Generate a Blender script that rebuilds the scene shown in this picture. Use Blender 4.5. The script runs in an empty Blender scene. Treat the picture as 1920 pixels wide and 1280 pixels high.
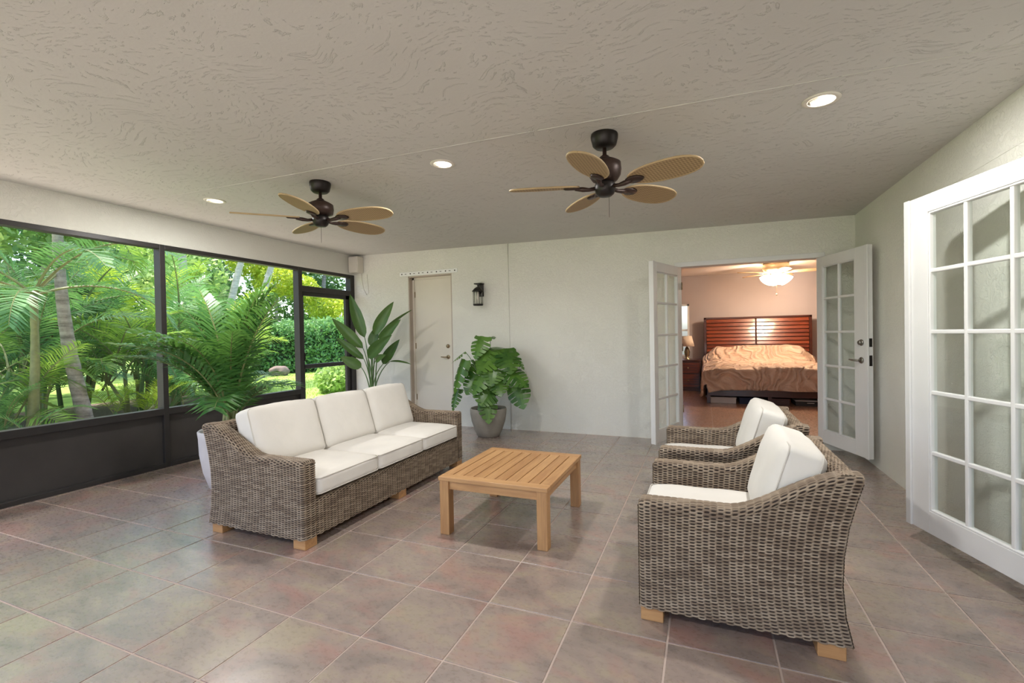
import bpy, bmesh, math, random
import numpy as np
from mathutils import Vector, Matrix, noise

random.seed(7)
SC = bpy.context.scene
COL = SC.collection
PI = math.pi
R = math.radians

# ------------------------------------------------------------------ camera
F_PX, PITCH, ROLL, YAW, CAM_H = 868.26, -0.0130, -0.0187, 0.3922, 1.33
_F = Vector((-math.sin(YAW) * math.cos(PITCH), math.cos(YAW) * math.cos(PITCH), math.sin(PITCH)))
_R = Vector((math.cos(YAW), math.sin(YAW), 0))
_U = _R.cross(_F)
_r = _R * math.cos(ROLL) + _U * math.sin(ROLL)
_u = -_R * math.sin(ROLL) + _U * math.cos(ROLL)
cd = bpy.data.cameras.new('camera')
cam = bpy.data.objects.new('camera', cd)
COL.objects.link(cam)
m = Matrix.Identity(4)
for i in range(3):
    m[i][0], m[i][1], m[i][2] = _r[i], _u[i], -_F[i]
m[2][3] = CAM_H
cam.matrix_world = m
cd.sensor_fit = 'HORIZONTAL'
cd.sensor_width = 36
cd.lens = F_PX / 1920 * 36
cd.clip_start = 0.05
cd.clip_end = 200
SC.camera = cam

# ------------------------------------------------------------------ world, sun, exposure
w = bpy.data.worlds.new('world')
SC.world = w
w.use_nodes = True
nt = w.node_tree
bg = nt.nodes['Background']
sky = nt.nodes.new('ShaderNodeTexSky')
sky.sky_type = 'NISHITA'
sky.sun_disc = False
sky.sun_elevation = R(68)
sky.sun_rotation = R(-100)
sky.air_density = 0.8
sky.dust_density = 2.5
sky.ozone_density = 0.6
nt.links.new(sky.outputs[0], bg.inputs[0])
bg.inputs[1].default_value = 0.50
sd = bpy.data.lights.new('sun', 'SUN')
sd.energy = 6.0
sd.angle = R(3)
sd.color = (1.0, 0.95, 0.86)
sun = bpy.data.objects.new('sun', sd)
COL.objects.link(sun)
# the sun stands high over the garden; the roof's overhang keeps it out of the lanai
sun.rotation_euler = Vector((0.28, 0.14, -1.0)).to_track_quat('-Z', 'Y').to_euler()
SC.view_settings.view_transform = 'Standard'
SC.view_settings.look = 'None'
SC.view_settings.gamma = 1
SC.view_settings.use_curve_mapping = False
SC.view_settings.exposure = 0.55

# ------------------------------------------------------------------ room numbers (metres)
XL, XR, YB, YF = -5.289, 1.526, 6.055, -2.4
ZCL, ZCR = 2.678, 2.5595
ZBEAM = 2.3615
STEP = 0.10
def zc(x):
    return ZCL + (ZCR - ZCL) * (x - XL) / (XR - XL)

# ------------------------------------------------------------------ material helpers
MATS = {}
class NB:
    def __init__(s, name):
        s.m = bpy.data.materials.new(name)
        s.m.use_nodes = True
        s.t = s.m.node_tree
        s.b = s.t.nodes['Principled BSDF']
        s.out = s.t.nodes['Material Output']
        MATS[name] = s.m
    def n(s, typ, **kw):
        x = s.t.nodes.new(typ)
        for k, v in kw.items():
            setattr(x, k, v)
        return x
    def l(s, a, b):
        s.t.links.new(a, b)
    def coord(s, which='Object'):
        return s.n('ShaderNodeTexCoord').outputs[which]
    def noise(s, vec, scale, detail=4, rough=0.55, dist=0.0):
        x = s.n('ShaderNodeTexNoise')
        x.inputs['Scale'].default_value = scale
        x.inputs['Detail'].default_value = detail
        x.inputs['Roughness'].default_value = rough
        x.inputs['Distortion'].default_value = dist
        if vec is not None:
            s.l(vec, x.inputs['Vector'])
        return x.outputs['Fac']
    def ramp(s, fac, stops):
        x = s.n('ShaderNodeValToRGB')
        e = x.color_ramp.elements
        e[0].position, e[0].color = stops[0][0], c4(stops[0][1])
        e[1].position, e[1].color = stops[-1][0], c4(stops[-1][1])
        for p, c in stops[1:-1]:
            k = e.new(p)
            k.color = c4(c)
        s.l(fac, x.inputs[0])
        return x.outputs[0]
    def math(s, op, a, b=None):
        x = s.n('ShaderNodeMath', operation=op)
        for i, v in enumerate((a, b)):
            if v is None: continue
            if isinstance(v, (int, float)): x.inputs[i].default_value = v
            else: s.l(v, x.inputs[i])
        return x.outputs[0]
    def mapping(s, vec, scale=(1, 1, 1), rot=(0, 0, 0)):
        x = s.n('ShaderNodeMapping')
        x.inputs['Scale'].default_value = scale
        x.inputs['Rotation'].default_value = rot
        s.l(vec, x.inputs['Vector'])
        return x.outputs[0]
    def bump(s, h, strength=0.3, dist=0.01, normal=None):
        x = s.n('ShaderNodeBump')
        x.inputs['Strength'].default_value = strength
        x.inputs['Distance'].default_value = dist
        s.l(h, x.inputs['Height'])
        if normal is not None: s.l(normal, x.inputs['Normal'])
        s.l(x.outputs[0], s.b.inputs['Normal'])
        return x.outputs[0]
    def mix(s, fac, a, b, blend='MIX'):
        x = s.n('ShaderNodeMix', data_type='RGBA', blend_type=blend)
        for sock, v in ((x.inputs[0], fac), (x.inputs[6], a), (x.inputs[7], b)):
            if isinstance(v, (int, float)): sock.default_value = v
            elif isinstance(v, tuple): sock.default_value = c4(v)
            else: s.l(v, sock)
        return x.outputs[2]
    def set(s, color=None, rough=None, metal=None, spec=None):
        if color is not None:
            if isinstance(color, tuple): s.b.inputs['Base Color'].default_value = c4(color)
            else: s.l(color, s.b.inputs['Base Color'])
        if rough is not None:
            if isinstance(rough, (int, float)): s.b.inputs['Roughness'].default_value = rough
            else: s.l(rough, s.b.inputs['Roughness'])
        if metal is not None: s.b.inputs['Metallic'].default_value = metal
        if spec is not None: s.b.inputs['Specular IOR Level'].default_value = spec
        return s
def c4(c):
    return (c[0], c[1], c[2], 1.0)
def srgb(r, g, b):
    f = lambda v: (v / 255 / 12.92) if v / 255 <= 0.04045 else ((v / 255 + 0.055) / 1.055) ** 2.4
    return (f(r), f(g), f(b))
def simple(name, color, rough=0.5, metal=0.0, var=0.08, vscale=6, bscale=60, bstr=0.08, spec=None):
    b = NB(name)
    co = b.coord()
    f = b.noise(co, vscale, 5)
    lo = tuple(max(0, c * (1 - var)) for c in color)
    hi = tuple(min(1, c * (1 + var)) for c in color)
    b.set(b.ramp(f, [(0.3, lo), (0.7, hi)]), rough, metal, spec)
    if bstr > 0:
        b.bump(b.noise(co, bscale, 3), bstr, 0.004)
    return b.m

# ---- stucco wall, knock-down ceiling
def stucco(name, col, coarse=15.0, strength=0.48):
    b = NB(name)
    co = b.coord()
    tone = b.noise(co, 0.9, 3)
    fine = b.noise(co, 45, 3, 0.6)
    big = b.noise(co, coarse, 6, 0.55, 1.6)
    ridge = b.ramp(big, [(0.44, (0, 0, 0)), (0.50, (1, 1, 1)), (0.58, (0.25, 0.25, 0.25)), (0.7, (0.6, 0.6, 0.6))])
    h = b.math('ADD', b.math('MULTIPLY', ridge, 0.7), b.math('MULTIPLY', fine, 0.45))
    lo = tuple(c * 0.95 for c in col); hi = tuple(min(1, c * 1.04) for c in col)
    b.set(b.ramp(tone, [(0.3, lo), (0.7, hi)]), 0.85, spec=0.2)
    b.bump(h, strength, 0.008)
    return b.m
M_WALL = stucco('wall_stucco_paint', srgb(231, 229, 220))
def knockdown():
    b = NB('ceiling_knockdown_paint')
    co = b.coord()
    warp = b.noise(co, 1.7, 2)
    v = b.n('ShaderNodeVectorMath', operation='SCALE')
    n3 = b.n('ShaderNodeTexNoise'); n3.inputs['Scale'].default_value = 1.3; n3.inputs['Detail'].default_value = 2
    b.l(co, n3.inputs['Vector'])
    v.inputs['Scale'].default_value = 0.9
    b.l(n3.outputs['Color'], v.inputs[0])
    ad = b.n('ShaderNodeVectorMath', operation='ADD')
    b.l(co, ad.inputs[0]); b.l(v.outputs[0], ad.inputs[1])
    st = b.mapping(ad.outputs[0], (1.0, 2.6, 1.0), (0, 0, R(38)))
    a = b.noise(st, 15.0, 5, 0.62, 0.3)
    ridge = b.ramp(a, [(0.585, (0, 0, 0)), (0.625, (1, 1, 1)), (0.66, (0.5, 0.5, 0.5)), (0.8, (0.6, 0.6, 0.6))])
    fine = b.noise(co, 60, 3, 0.6)
    h = b.math('ADD', ridge, b.math('MULTIPLY', fine, 0.15))
    tone = b.noise(co, 0.6, 3)
    b.set(b.ramp(tone, [(0.3, srgb(203, 200, 195)), (0.7, srgb(211, 209, 204))]), 0.85, spec=0.2)
    b.bump(h, 0.55, 0.008)
    return b.m
M_CEIL = knockdown()

# ---- slate look floor tile; each tile object shifts the pattern
def slate_tile(name, tones, rough=(0.20, 0.40)):
    b = NB(name)
    oi = b.n('ShaderNodeObjectInfo')
    co = b.coord()
    sh = b.n('ShaderNodeVectorMath', operation='SCALE')
    cx = b.n('ShaderNodeCombineXYZ')
    b.l(oi.outputs['Random'], cx.inputs[0]); b.l(b.math('MULTIPLY', oi.outputs['Random'], 3.7), cx.inputs[1])
    b.l(cx.outputs[0], sh.inputs[0]); sh.inputs['Scale'].default_value = 40
    ad = b.n('ShaderNodeVectorMath', operation='ADD')
    b.l(co, ad.inputs[0]); b.l(sh.outputs[0], ad.inputs[1])
    p = b.mapping(ad.outputs[0], (1.0, 1.6, 1.0), (0, 0, R(25)))
    n1 = b.noise(p, 3.6, 5, 0.6, 0.9)
    n2 = b.noise(p, 2.6, 4, 0.6, 0.8)
    n3 = b.noise(p, 30, 6, 0.7)
    base = b.ramp(n1, [(0.32, tones[0]), (0.5, tones[1]), (0.68, tones[2])])
    c2 = b.mix(b.math('MULTIPLY', b.ramp(n2, [(0.50, (0, 0, 0)), (0.75, (1, 1, 1))]), 0.7), base, tones[3])
    c3 = b.mix(b.math('MULTIPLY', b.ramp(n3, [(0.35, (1, 1, 1)), (0.65, (0, 0, 0))]), 0.09), c2, tones[4])
    b.set(c3, b.ramp(n3, [(0.3, (rough[0],) * 3), (0.7, (rough[1],) * 3)]), spec=0.5)
    b.b.inputs['Coat Weight'].default_value = 0.9
    b.b.inputs['Coat Roughness'].default_value = 0.27
    b.bump(b.math('ADD', b.math('MULTIPLY', n3, 0.5), n2), 0.14, 0.004)
    return b.m
M_TILE = slate_tile('slate_tile', (srgb(128, 115, 108), srgb(150, 133, 124), srgb(160, 146, 126), srgb(168, 122, 112), srgb(110, 101, 96)))
M_BTILE = slate_tile('bedroom_tile', (srgb(178, 138, 112), srgb(188, 146, 120), srgb(196, 156, 128), srgb(190, 140, 112), srgb(160, 122, 100)))
M_GROUT = simple('grout', srgb(186, 168, 158), 0.8, var=0.06, vscale=9)

# ---- wicker: strand colour from the weave's own rows and columns, gaps darken with depth: shade painted in over dark inner stakes
def wicker():
    b = NB('woven_wicker')
    uv = b.n('ShaderNodeUVMap')
    sp = b.n('ShaderNodeSeparateXYZ'); b.l(uv.outputs[0], sp.inputs[0])
    row = b.math('FLOOR', sp.outputs[1])
    colm = b.math('FLOOR', b.math('MULTIPLY', sp.outputs[0], 0.5))
    cx = b.n('ShaderNodeCombineXYZ'); b.l(row, cx.inputs[0]); b.l(colm, cx.inputs[1])
    wn = b.n('ShaderNodeTexWhiteNoise', noise_dimensions='2D'); b.l(cx.outputs[0], wn.inputs['Vector'])
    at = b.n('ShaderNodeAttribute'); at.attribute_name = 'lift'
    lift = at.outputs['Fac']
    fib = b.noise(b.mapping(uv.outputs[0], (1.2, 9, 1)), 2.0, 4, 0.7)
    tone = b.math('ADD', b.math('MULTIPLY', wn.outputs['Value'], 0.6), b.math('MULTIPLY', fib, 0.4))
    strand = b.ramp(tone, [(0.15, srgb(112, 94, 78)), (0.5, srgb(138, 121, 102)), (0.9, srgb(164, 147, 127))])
    shaded_core = srgb(46, 33, 25)
    c = b.mix(b.ramp(lift, [(0.25, (0, 0, 0)), (0.75, (1, 1, 1))]), shaded_core, strand)
    b.set(c, 0.55, spec=0.35)
    b.bump(fib, 0.2, 0.002)
    return b.m
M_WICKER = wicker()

def fabric(name, col, s=420):
    b = NB(name)
    co = b.coord()
    t = b.noise(co, 5, 4)
    wv = b.noise(b.mapping(co, (s, s * 0.6, s)), 1.0, 2)
    wr = b.noise(co, 9, 3, 0.5, 0.6)
    lo = tuple(c * 0.94 for c in col)
    b.set(b.ramp(t, [(0.3, lo), (0.7, col)]), 0.9, spec=0.15)
    b.b.inputs['Sheen Weight'].default_value = 0.15
    n1 = b.bump(wr, 0.12, 0.02)
    b.bump(wv, 0.25, 0.001, n1)
    return b.m
M_CUSH = fabric('cream_cushion_fabric', srgb(226, 221, 213))
M_PIPE = fabric('cushion_piping', srgb(206, 200, 190))

def wood(name, dark, light, axis='x', scale=1.0, rough=0.45, coat=0.0):
    b = NB(name)
    oi = b.n('ShaderNodeObjectInfo')
    co = b.coord()
    cx = b.n('ShaderNodeCombineXYZ')
    for i in range(3): b.l(b.math('MULTIPLY', oi.outputs['Random'], 11.3 + i * 7), cx.inputs[i])
    ad = b.n('ShaderNodeVectorMath', operation='ADD'); b.l(co, ad.inputs[0]); b.l(cx.outputs[0], ad.inputs[1])
    k = {'x': (1.2, 14, 14), 'y': (14, 1.2, 14), 'z': (14, 14, 1.2)}[axis]
    p = b.mapping(ad.outputs[0], tuple(v * scale for v in k))
    g = b.noise(p, 2.2, 6, 0.62, 0.7)
    g2 = b.noise(p, 9, 4, 0.6)
    f = b.math('ADD', b.math('MULTIPLY', g, 0.75), b.math('MULTIPLY', g2, 0.25))
    f2 = b.math('ADD', f, b.math('MULTIPLY', b.math('SUBTRACT', oi.outputs['Random'], 0.5), 0.14))
    b.set(b.ramp(f2, [(0.32, dark), (0.5, tuple((a + c) / 2 for a, c in zip(dark, light))), (0.66, light)]), rough)
    b.b.inputs['Coat Weight'].default_value = coat
    b.bump(g2, 0.12, 0.002)
    return b.m
M_TEAK_Y = wood('teak_slat', srgb(158, 112, 70), srgb(190, 146, 98), 'y')
M_TEAK_X = wood('teak_rail', srgb(160, 114, 72), srgb(192, 148, 100), 'x')
M_TEAK_Z = wood('teak_leg', srgb(156, 110, 68), srgb(188, 144, 96), 'z')
M_CHERRY = wood('cherry_wood', srgb(84, 30, 14), srgb(134, 58, 26), 'x', 0.8, 0.28, 0.4)
M_CHERRYD = wood('dark_cherry_wood', srgb(54, 24, 18), srgb(84, 40, 28), 'x', 0.8, 0.35, 0.3)

def door_paint():
    return simple('white_door_paint', srgb(224, 223, 221), 0.42, var=0.025, vscale=3, bscale=30, bstr=0.04)
M_WHITE = door_paint()
M_CREAM = simple('cream_door_paint', srgb(226, 218, 204), 0.5, var=0.03, vscale=2, bscale=30, bstr=0.05)
M_JAMB = simple('beige_jamb_paint', srgb(186, 172, 158), 0.55, var=0.05, vscale=5)
M_BRONZE = simple('bronze_aluminium', srgb(58, 55, 54), 0.42, 0.35, var=0.12, vscale=4, bstr=0.03)
M_KICK = simple('dark_kick_panel', srgb(62, 58, 56), 0.5, 0.1, var=0.14, vscale=3, bscale=120, bstr=0.06)
M_BLACK = simple('dark_bronze_metal', srgb(40, 35, 33), 0.42, 0.5, var=0.15, vscale=9, bstr=0.04)
M_BROWNMETAL = simple('brown_bronze_metal', srgb(62, 46, 40), 0.42, 0.4, var=0.15, vscale=9, bstr=0.04)
M_BRASS = simple('aged_brass', srgb(150, 132, 104), 0.3, 0.9, var=0.1)
M_STEEL = simple('satin_nickel', srgb(150, 145, 136), 0.3, 0.9, var=0.06)
M_PLASTIC = simple('offwhite_plastic', srgb(222, 216, 204), 0.5, var=0.03, bstr=0.02)
M_HOLE = simple('dark_hole', srgb(50, 46, 44), 0.7, bstr=0)
M_CONC = simple('grey_concrete_pot', srgb(146, 140, 130), 0.85, var=0.16, vscale=7, bscale=35, bstr=0.25)
M_PALEPOT = simple('pale_stone_pot', srgb(205, 198, 196), 0.7, var=0.06, vscale=6, bscale=40, bstr=0.12)
M_SOIL = simple('potting_soil', srgb(52, 40, 32), 0.95, var=0.3, vscale=30, bscale=60, bstr=0.6)

def emit(name, col, strength):
    b = NB(name)
    b.b.inputs['Base Color'].default_value = c4(col)
    b.b.inputs['Emission Color'].default_value = c4(col)
    b.b.inputs['Emission Strength'].default_value = strength
    return b.m
M_LENS = emit('downlight_lens', (1.0, 0.985, 0.96), 25.0)
M_SHADE = emit('lit_glass_shade', (1.0, 0.80, 0.56), 30.0)

def glass(name, tint=(0.95, 0.97, 0.96), rough=0.0, boost=1.0):
    b = NB(name)
    tr = b.n('ShaderNodeBsdfTransparent'); tr.inputs[0].default_value = c4(tint)
    gl = b.n('ShaderNodeBsdfGlossy'); gl.inputs['Roughness'].default_value = rough
    gl.inputs[0].default_value = (0.95, 0.95, 0.95, 1)
    ge = b.n('ShaderNodeNewGeometry')
    dt = b.n('ShaderNodeVectorMath', operation='DOT_PRODUCT')
    b.l(ge.outputs['Normal'], dt.inputs[0]); b.l(ge.outputs['Incoming'], dt.inputs[1])
    inv = b.math('SUBTRACT', 1.0, b.math('ABSOLUTE', dt.outputs['Value']))
    fr = b.math('ADD', 0.04, b.math('MULTIPLY', b.math('POWER', inv, 5.0), 0.96))
    mx = b.n('ShaderNodeMixShader')
    b.l(b.math('MULTIPLY', fr, boost), mx.inputs[0]); b.l(tr.outputs[0], mx.inputs[1]); b.l(gl.outputs[0], mx.inputs[2])
    b.l(mx.outputs[0], b.out.inputs[0])
    return b.m
M_GLASS = glass('door_glass')
M_LGLASS = glass('lantern_glass', (0.93, 0.93, 0.92), 0.05, 1.5)
def screen_mesh():
    b = NB('insect_screen')
    tr = b.n('ShaderNodeBsdfTransparent')
    df = b.n('ShaderNodeBsdfDiffuse'); df.inputs[0].default_value = c4(srgb(62, 64, 64))
    mx = b.n('ShaderNodeMixShader'); mx.inputs[0].default_value = 0.14
    b.l(tr.outputs[0], mx.inputs[1]); b.l(df.outputs[0], mx.inputs[2]); b.l(mx.outputs[0], b.out.inputs[0])
    return b.m
M_SCREEN = screen_mesh()

def leafmat(name, dark, light, rough=0.4, trans=0.3, tcol=None, vein=0.0):
    b = NB(name)
    oi = b.n('ShaderNodeObjectInfo')
    co = b.coord()
    geo = b.n('ShaderNodeNewGeometry')
    f = b.math('ADD', b.math('MULTIPLY', b.noise(co, 3.5, 4), 0.55), b.math('MULTIPLY', oi.outputs['Random'], 0.25))
    f = b.math('ADD', f, b.math('MULTIPLY', geo.outputs['Random Per Island'], 0.30))
    col = b.ramp(f, [(0.28, dark), (0.78, light)])
    b.set(col, rough, spec=0.4)
    tl = b.n('ShaderNodeBsdfTranslucent')
    tc = b.mix(0.65, col, tcol or tuple(min(1, c * 1.8) for c in light))
    b.l(tc, tl.inputs[0])
    mx = b.n('ShaderNodeMixShader'); mx.inputs[0].default_value = trans
    b.l(b.b.outputs[0], mx.inputs[1]); b.l(tl.outputs[0], mx.inputs[2]); b.l(mx.outputs[0], b.out.inputs[0])
    return b.m
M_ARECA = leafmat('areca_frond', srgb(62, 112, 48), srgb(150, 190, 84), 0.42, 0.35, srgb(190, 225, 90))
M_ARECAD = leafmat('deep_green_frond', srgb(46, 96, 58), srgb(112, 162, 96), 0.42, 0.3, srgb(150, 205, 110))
M_ARECAY = leafmat('yellow_green_frond', srgb(110, 158, 44), srgb(188, 212, 70), 0.42, 0.4, srgb(215, 235, 80))  # yellower colour variant of the areca frond
M_POTPALM = leafmat('glossy_palm_frond', srgb(48, 98, 54), srgb(104, 154, 80), 0.34, 0.28, srgb(140, 190, 80))
M_MONST = leafmat('monstera_leaf', srgb(40, 78, 30), srgb(96, 134, 52), 0.3, 0.12, srgb(110, 160, 60))
M_STREL = leafmat('strelitzia_leaf', srgb(46, 78, 36), srgb(88, 118, 58), 0.36, 0.12, srgb(120, 160, 80))
M_STEM = simple('green_stem', srgb(92, 122, 70), 0.5, var=0.15)
M_STEMY = simple('olive_stem', srgb(128, 132, 84), 0.55, var=0.2, vscale=12)
M_HEDGE = leafmat('hedge_leaf', srgb(84, 138, 84), srgb(160, 200, 136), 0.45, 0.3, srgb(170, 215, 130))
M_YELLOW = leafmat('golden_shrub_leaf', srgb(150, 182, 56), srgb(214, 222, 90), 0.45, 0.35, srgb(235, 235, 80))
M_TREE = leafmat('tree_leaf', srgb(48, 92, 52), srgb(112, 152, 92), 0.5, 0.25, srgb(150, 200, 110))
M_TREEL = leafmat('pale_tree_leaf', srgb(96, 140, 74), srgb(178, 206, 128), 0.5, 0.35, srgb(200, 225, 130))
def bark(name, a, c):
    b = NB(name)
    co = b.coord()
    z = b.mapping(co, (1, 1, 9))
    n1 = b.noise(z, 2.2, 5, 0.6); n2 = b.noise(co, 14, 5, 0.7)
    f = b.math('ADD', b.math('MULTIPLY', n1, 0.6), b.math('MULTIPLY', n2, 0.4))
    b.set(b.ramp(f, [(0.35, a), (0.65, c)]), 0.85, spec=0.2)
    b.bump(f, 0.5, 0.02)
    return b.m
M_BARK = bark('grey_palm_bark', srgb(120, 114, 106), srgb(186, 180, 168))
M_BARKP = bark('pale_palm_bark', srgb(160, 158, 146), srgb(222, 218, 204))
M_LAWN = simple('lawn_grass', srgb(150, 182, 88), 0.95, var=0.3, vscale=2.2, bscale=50, bstr=0.8)
M_BOUNCE = simple('pale_bounce_concrete', srgb(222, 212, 198), 0.8, var=0.05, vscale=2)  # pale surface for the added ground that bounces sunlight indoors
M_MULCH = simple('bark_mulch', srgb(112, 98, 88), 0.95, var=0.35, vscale=22, bscale=40, bstr=0.9)
M_GRASS = leafmat('grass_blade', srgb(120, 160, 60), srgb(186, 206, 106), 0.6, 0.3)
M_ROCK = simple('pale_rock', srgb(128, 112, 106), 0.9, var=0.2, vscale=5, bscale=18, bstr=0.5)
M_EXT = simple('exterior_roof', srgb(150, 145, 138), 0.9)

# ------------------------------------------------------------------ geometry helpers
def link(name, me, mat, parent=None, smooth=False):
    o = bpy.data.objects.new(name, me)
    COL.objects.link(o)
    if mat is not None and len(me.materials) == 0: me.materials.append(mat)
    if parent is not None: o.parent = parent
    if smooth:
        me.polygons.foreach_set('use_smooth', [True] * len(me.polygons))
    return o
def pyd(name, verts, faces):
    me = bpy.data.meshes.new(name)
    me.from_pydata([tuple(v) for v in verts], [], [tuple(f) for f in faces])
    me.update()
    return me
def mesh(name, verts, faces, mat, parent=None, smooth=False):
    return link(name, pyd(name, verts, faces), mat, parent, smooth)
def bm_box(bm, b, rot=None, bevel=0.0):
    x0, x1, y0, y1, z0, z1 = b
    vs = [bm.verts.new(p) for p in ((x0, y0, z0), (x1, y0, z0), (x1, y1, z0), (x0, y1, z0), (x0, y0, z1), (x1, y0, z1), (x1, y1, z1), (x0, y1, z1))]
    fs = [bm.faces.new([vs[i] for i in f]) for f in ((3, 2, 1, 0), (4, 5, 6, 7), (0, 1, 5, 4), (1, 2, 6, 5), (2, 3, 7, 6), (3, 0, 4, 7))]
    if bevel > 0:
        es = {e for f in fs for e in f.edges}
        bmesh.ops.bevel(bm, geom=list(es), offset=bevel, segments=2, profile=0.5, affect='EDGES')
def box_mesh(name, boxes, bevel=0.0):
    if not isinstance(boxes, list): boxes = [boxes]
    bm = bmesh.new()
    for b in boxes: bm_box(bm, b, bevel=bevel)
    me = bpy.data.meshes.new(name)
    bm.to_mesh(me); bm.free()
    return me
def box(name, boxes, mat, parent=None, bevel=0.0):
    return link(name, box_mesh(name, boxes, bevel), mat, parent)
def tube_data(pts, rad, n=8, caps=True):
    pts = [Vector(p) for p in pts]
    if not isinstance(rad, (list, tuple)): rad = [rad] * len(pts)
    V, Fc = [], []
    ref = None
    for i, p in enumerate(pts):
        t = (pts[min(i + 1, len(pts) - 1)] - pts[max(i - 1, 0)]).normalized()
        if ref is None: ref = Vector((0, 0, 1)) if abs(t.z) < 0.9 else Vector((1, 0, 0))
        a = t.cross(ref).normalized()
        b = a.cross(t).normalized()
        ref = b
        for k in range(n):
            th = 2 * PI * k / n
            V.append(p + (a * math.cos(th) + b * math.sin(th)) * rad[i])
    for i in range(len(pts) - 1):
        for k in range(n):
            Fc.append((i * n + k, (i + 1) * n + k, (i + 1) * n + (k + 1) % n, i * n + (k + 1) % n))
    if caps:
        Fc.append(tuple(range(n))); Fc.append(tuple(reversed(range((len(pts) - 1) * n, len(pts) * n))))
    return V, Fc
def tube(name, pts, rad, mat, parent=None, n=8, caps=True):
    V, Fc = tube_data(pts, rad, n, caps)
    return mesh(name, V, Fc, mat, parent, True)
def lathe(name, prof, mat, parent=None, n=32, center=(0, 0), smooth=True):
    V, Fc = [], []
    for r_, z in prof:
        for k in range(n):
            th = 2 * PI * k / n
            V.append((center[0] + r_ * math.cos(th), center[1] + r_ * math.sin(th), z))
    for i in range(len(prof) - 1):
        for k in range(n):
            Fc.append((i * n + k, i * n + (k + 1) % n, (i + 1) * n + (k + 1) % n, (i + 1) * n + k))
    Fc.append(tuple(range(n - 1, -1, -1))); Fc.append(tuple(range((len(prof) - 1) * n, len(prof) * n)))
    o = mesh(name, V, Fc, mat, parent, smooth)
    return o
def thing(name, label, cat, loc=(0, 0, 0), rotz=0.0, group=None):
    o = bpy.data.objects.new(name, None)
    COL.objects.link(o)
    o.empty_display_size = 0.1
    o.location = loc
    o.rotation_euler = (0, 0, rotz)
    tag(o, label, cat, group)
    return o
def tag(o, label=None, cat=None, group=None, kind=None):
    if label: o['label'] = label
    if cat: o['category'] = cat
    if group: o['group'] = group
    if kind: o['kind'] = kind
    return o
def struct(o, label=None, cat=None):
    return tag(o, label, cat, None, 'structure')
def copy_tree(o, parent=None):
    c = o.copy()
    COL.objects.link(c)
    c.parent = parent
    for ch in list(o.children): copy_tree(ch, c)
    return c
def smoothstep(a, b, x):
    t = np.clip((x - a) / (b - a), 0, 1)
    return t * t * (3 - 2 * t)

# ================================================================== THE SETTING
# floor: grout bed, the near 240 tiles as pieces, the rest behind the camera joined
fl = box('floor', (XL - 0.12, XR + 0.02, YF, YB + 0.15, -0.10, -0.003), M_GROUT)
struct(fl, 'mauve brown slate look tile floor of the lanai with pale grout', 'floor')
TS, TSY, TX0, TY0, GAP = 0.423, 0.4405, -2.6988, 1.1851, 0.0045
def tile_mesh(name, wx, wy):
    return box_mesh(name, (-wx / 2, wx / 2, -wy / 2, wy / 2, -0.008, 0.0), bevel=0.0012)
full = tile_mesh('floor_tile', TS - GAP * 2, TSY - GAP * 2)
full.materials.append(M_TILE)
back_boxes = []
for mm in range(-9, 12):
    for kk in range(-7, 10):
        x0, x1 = TX0 + kk * TS, TX0 + (kk + 1) * TS
        y0, y1 = TY0 + mm * TSY, TY0 + (mm + 1) * TSY
        cx0, cx1, cy0, cy1 = max(x0, XL - 0.03), min(x1, XR), max(y0, YF), min(y1, YB)
        if cx1 - cx0 < 0.03 or cy1 - cy0 < 0.03: continue
        if mm < -2:
            back_boxes.append((cx0 + GAP, cx1 - GAP, cy0 + GAP, cy1 - GAP, -0.008, 0.0)); continue
        if abs((cx1 - cx0) - TS) < 1e-6 and abs((cy1 - cy0) - TSY) < 1e-6: me = full
        else:
            me = tile_mesh('floor_tile', cx1 - cx0 - GAP * 2, cy1 - cy0 - GAP * 2); me.materials.append(M_TILE)
        o = link('floor_tile', me, None, fl)
        o.location = ((cx0 + cx1) / 2, (cy0 + cy1) / 2, 0)
tag(box('floor_tile_field', back_boxes, M_TILE, fl), kind='stuff')

# ceiling: slopes gently, knock-down plaster
def slab_ceiling():
    x0, x1, y0, y1, t = XL - 0.14, XR + 0.15, YF, YB + 0.15, 0.12
    V = []
    for z_ in (0, t):
        for x, y in ((x0, y0), (x1, y0), (x1, y1), (x0, y1)): V.append((x, y, zc(x) + z_))
    return mesh('ceiling', V, [(0, 1, 2, 3), (7, 6, 5, 4), (0, 4, 5, 1), (1, 5, 6, 2), (2, 6, 7, 3), (3, 7, 4, 0)], M_CEIL)
struct(slab_ceiling(), 'beige plaster ceiling with knock-down texture over the lanai', 'ceiling')
roof = box('roof', (XL - 0.9, 6.0, YF - 0.7, 12.0, 2.95, 3.1), M_EXT)
struct(roof, 'flat roof over the house', 'roof')
def ceil_strip(name, xa, xb, y, wdt=0.009, drop=0.003):
    V = [(xa, y - wdt / 2, zc(xa)), (xb, y - wdt / 2, zc(xb)), (xb, y + wdt / 2, zc(xb)), (xa, y + wdt / 2, zc(xa))]
    V += [(v[0], v[1], v[2] - drop) for v in V]
    return mesh(name, V, [(0, 1, 2, 3), (7, 6, 5, 4), (0, 4, 5, 1), (1, 5, 6, 2), (2, 6, 7, 3), (3, 7, 4, 0)], M_CEIL)
struct(ceil_strip('trim_1', XL, XR, 2.75), 'thin plaster seam line crossing the ceiling', 'seam')

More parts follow.
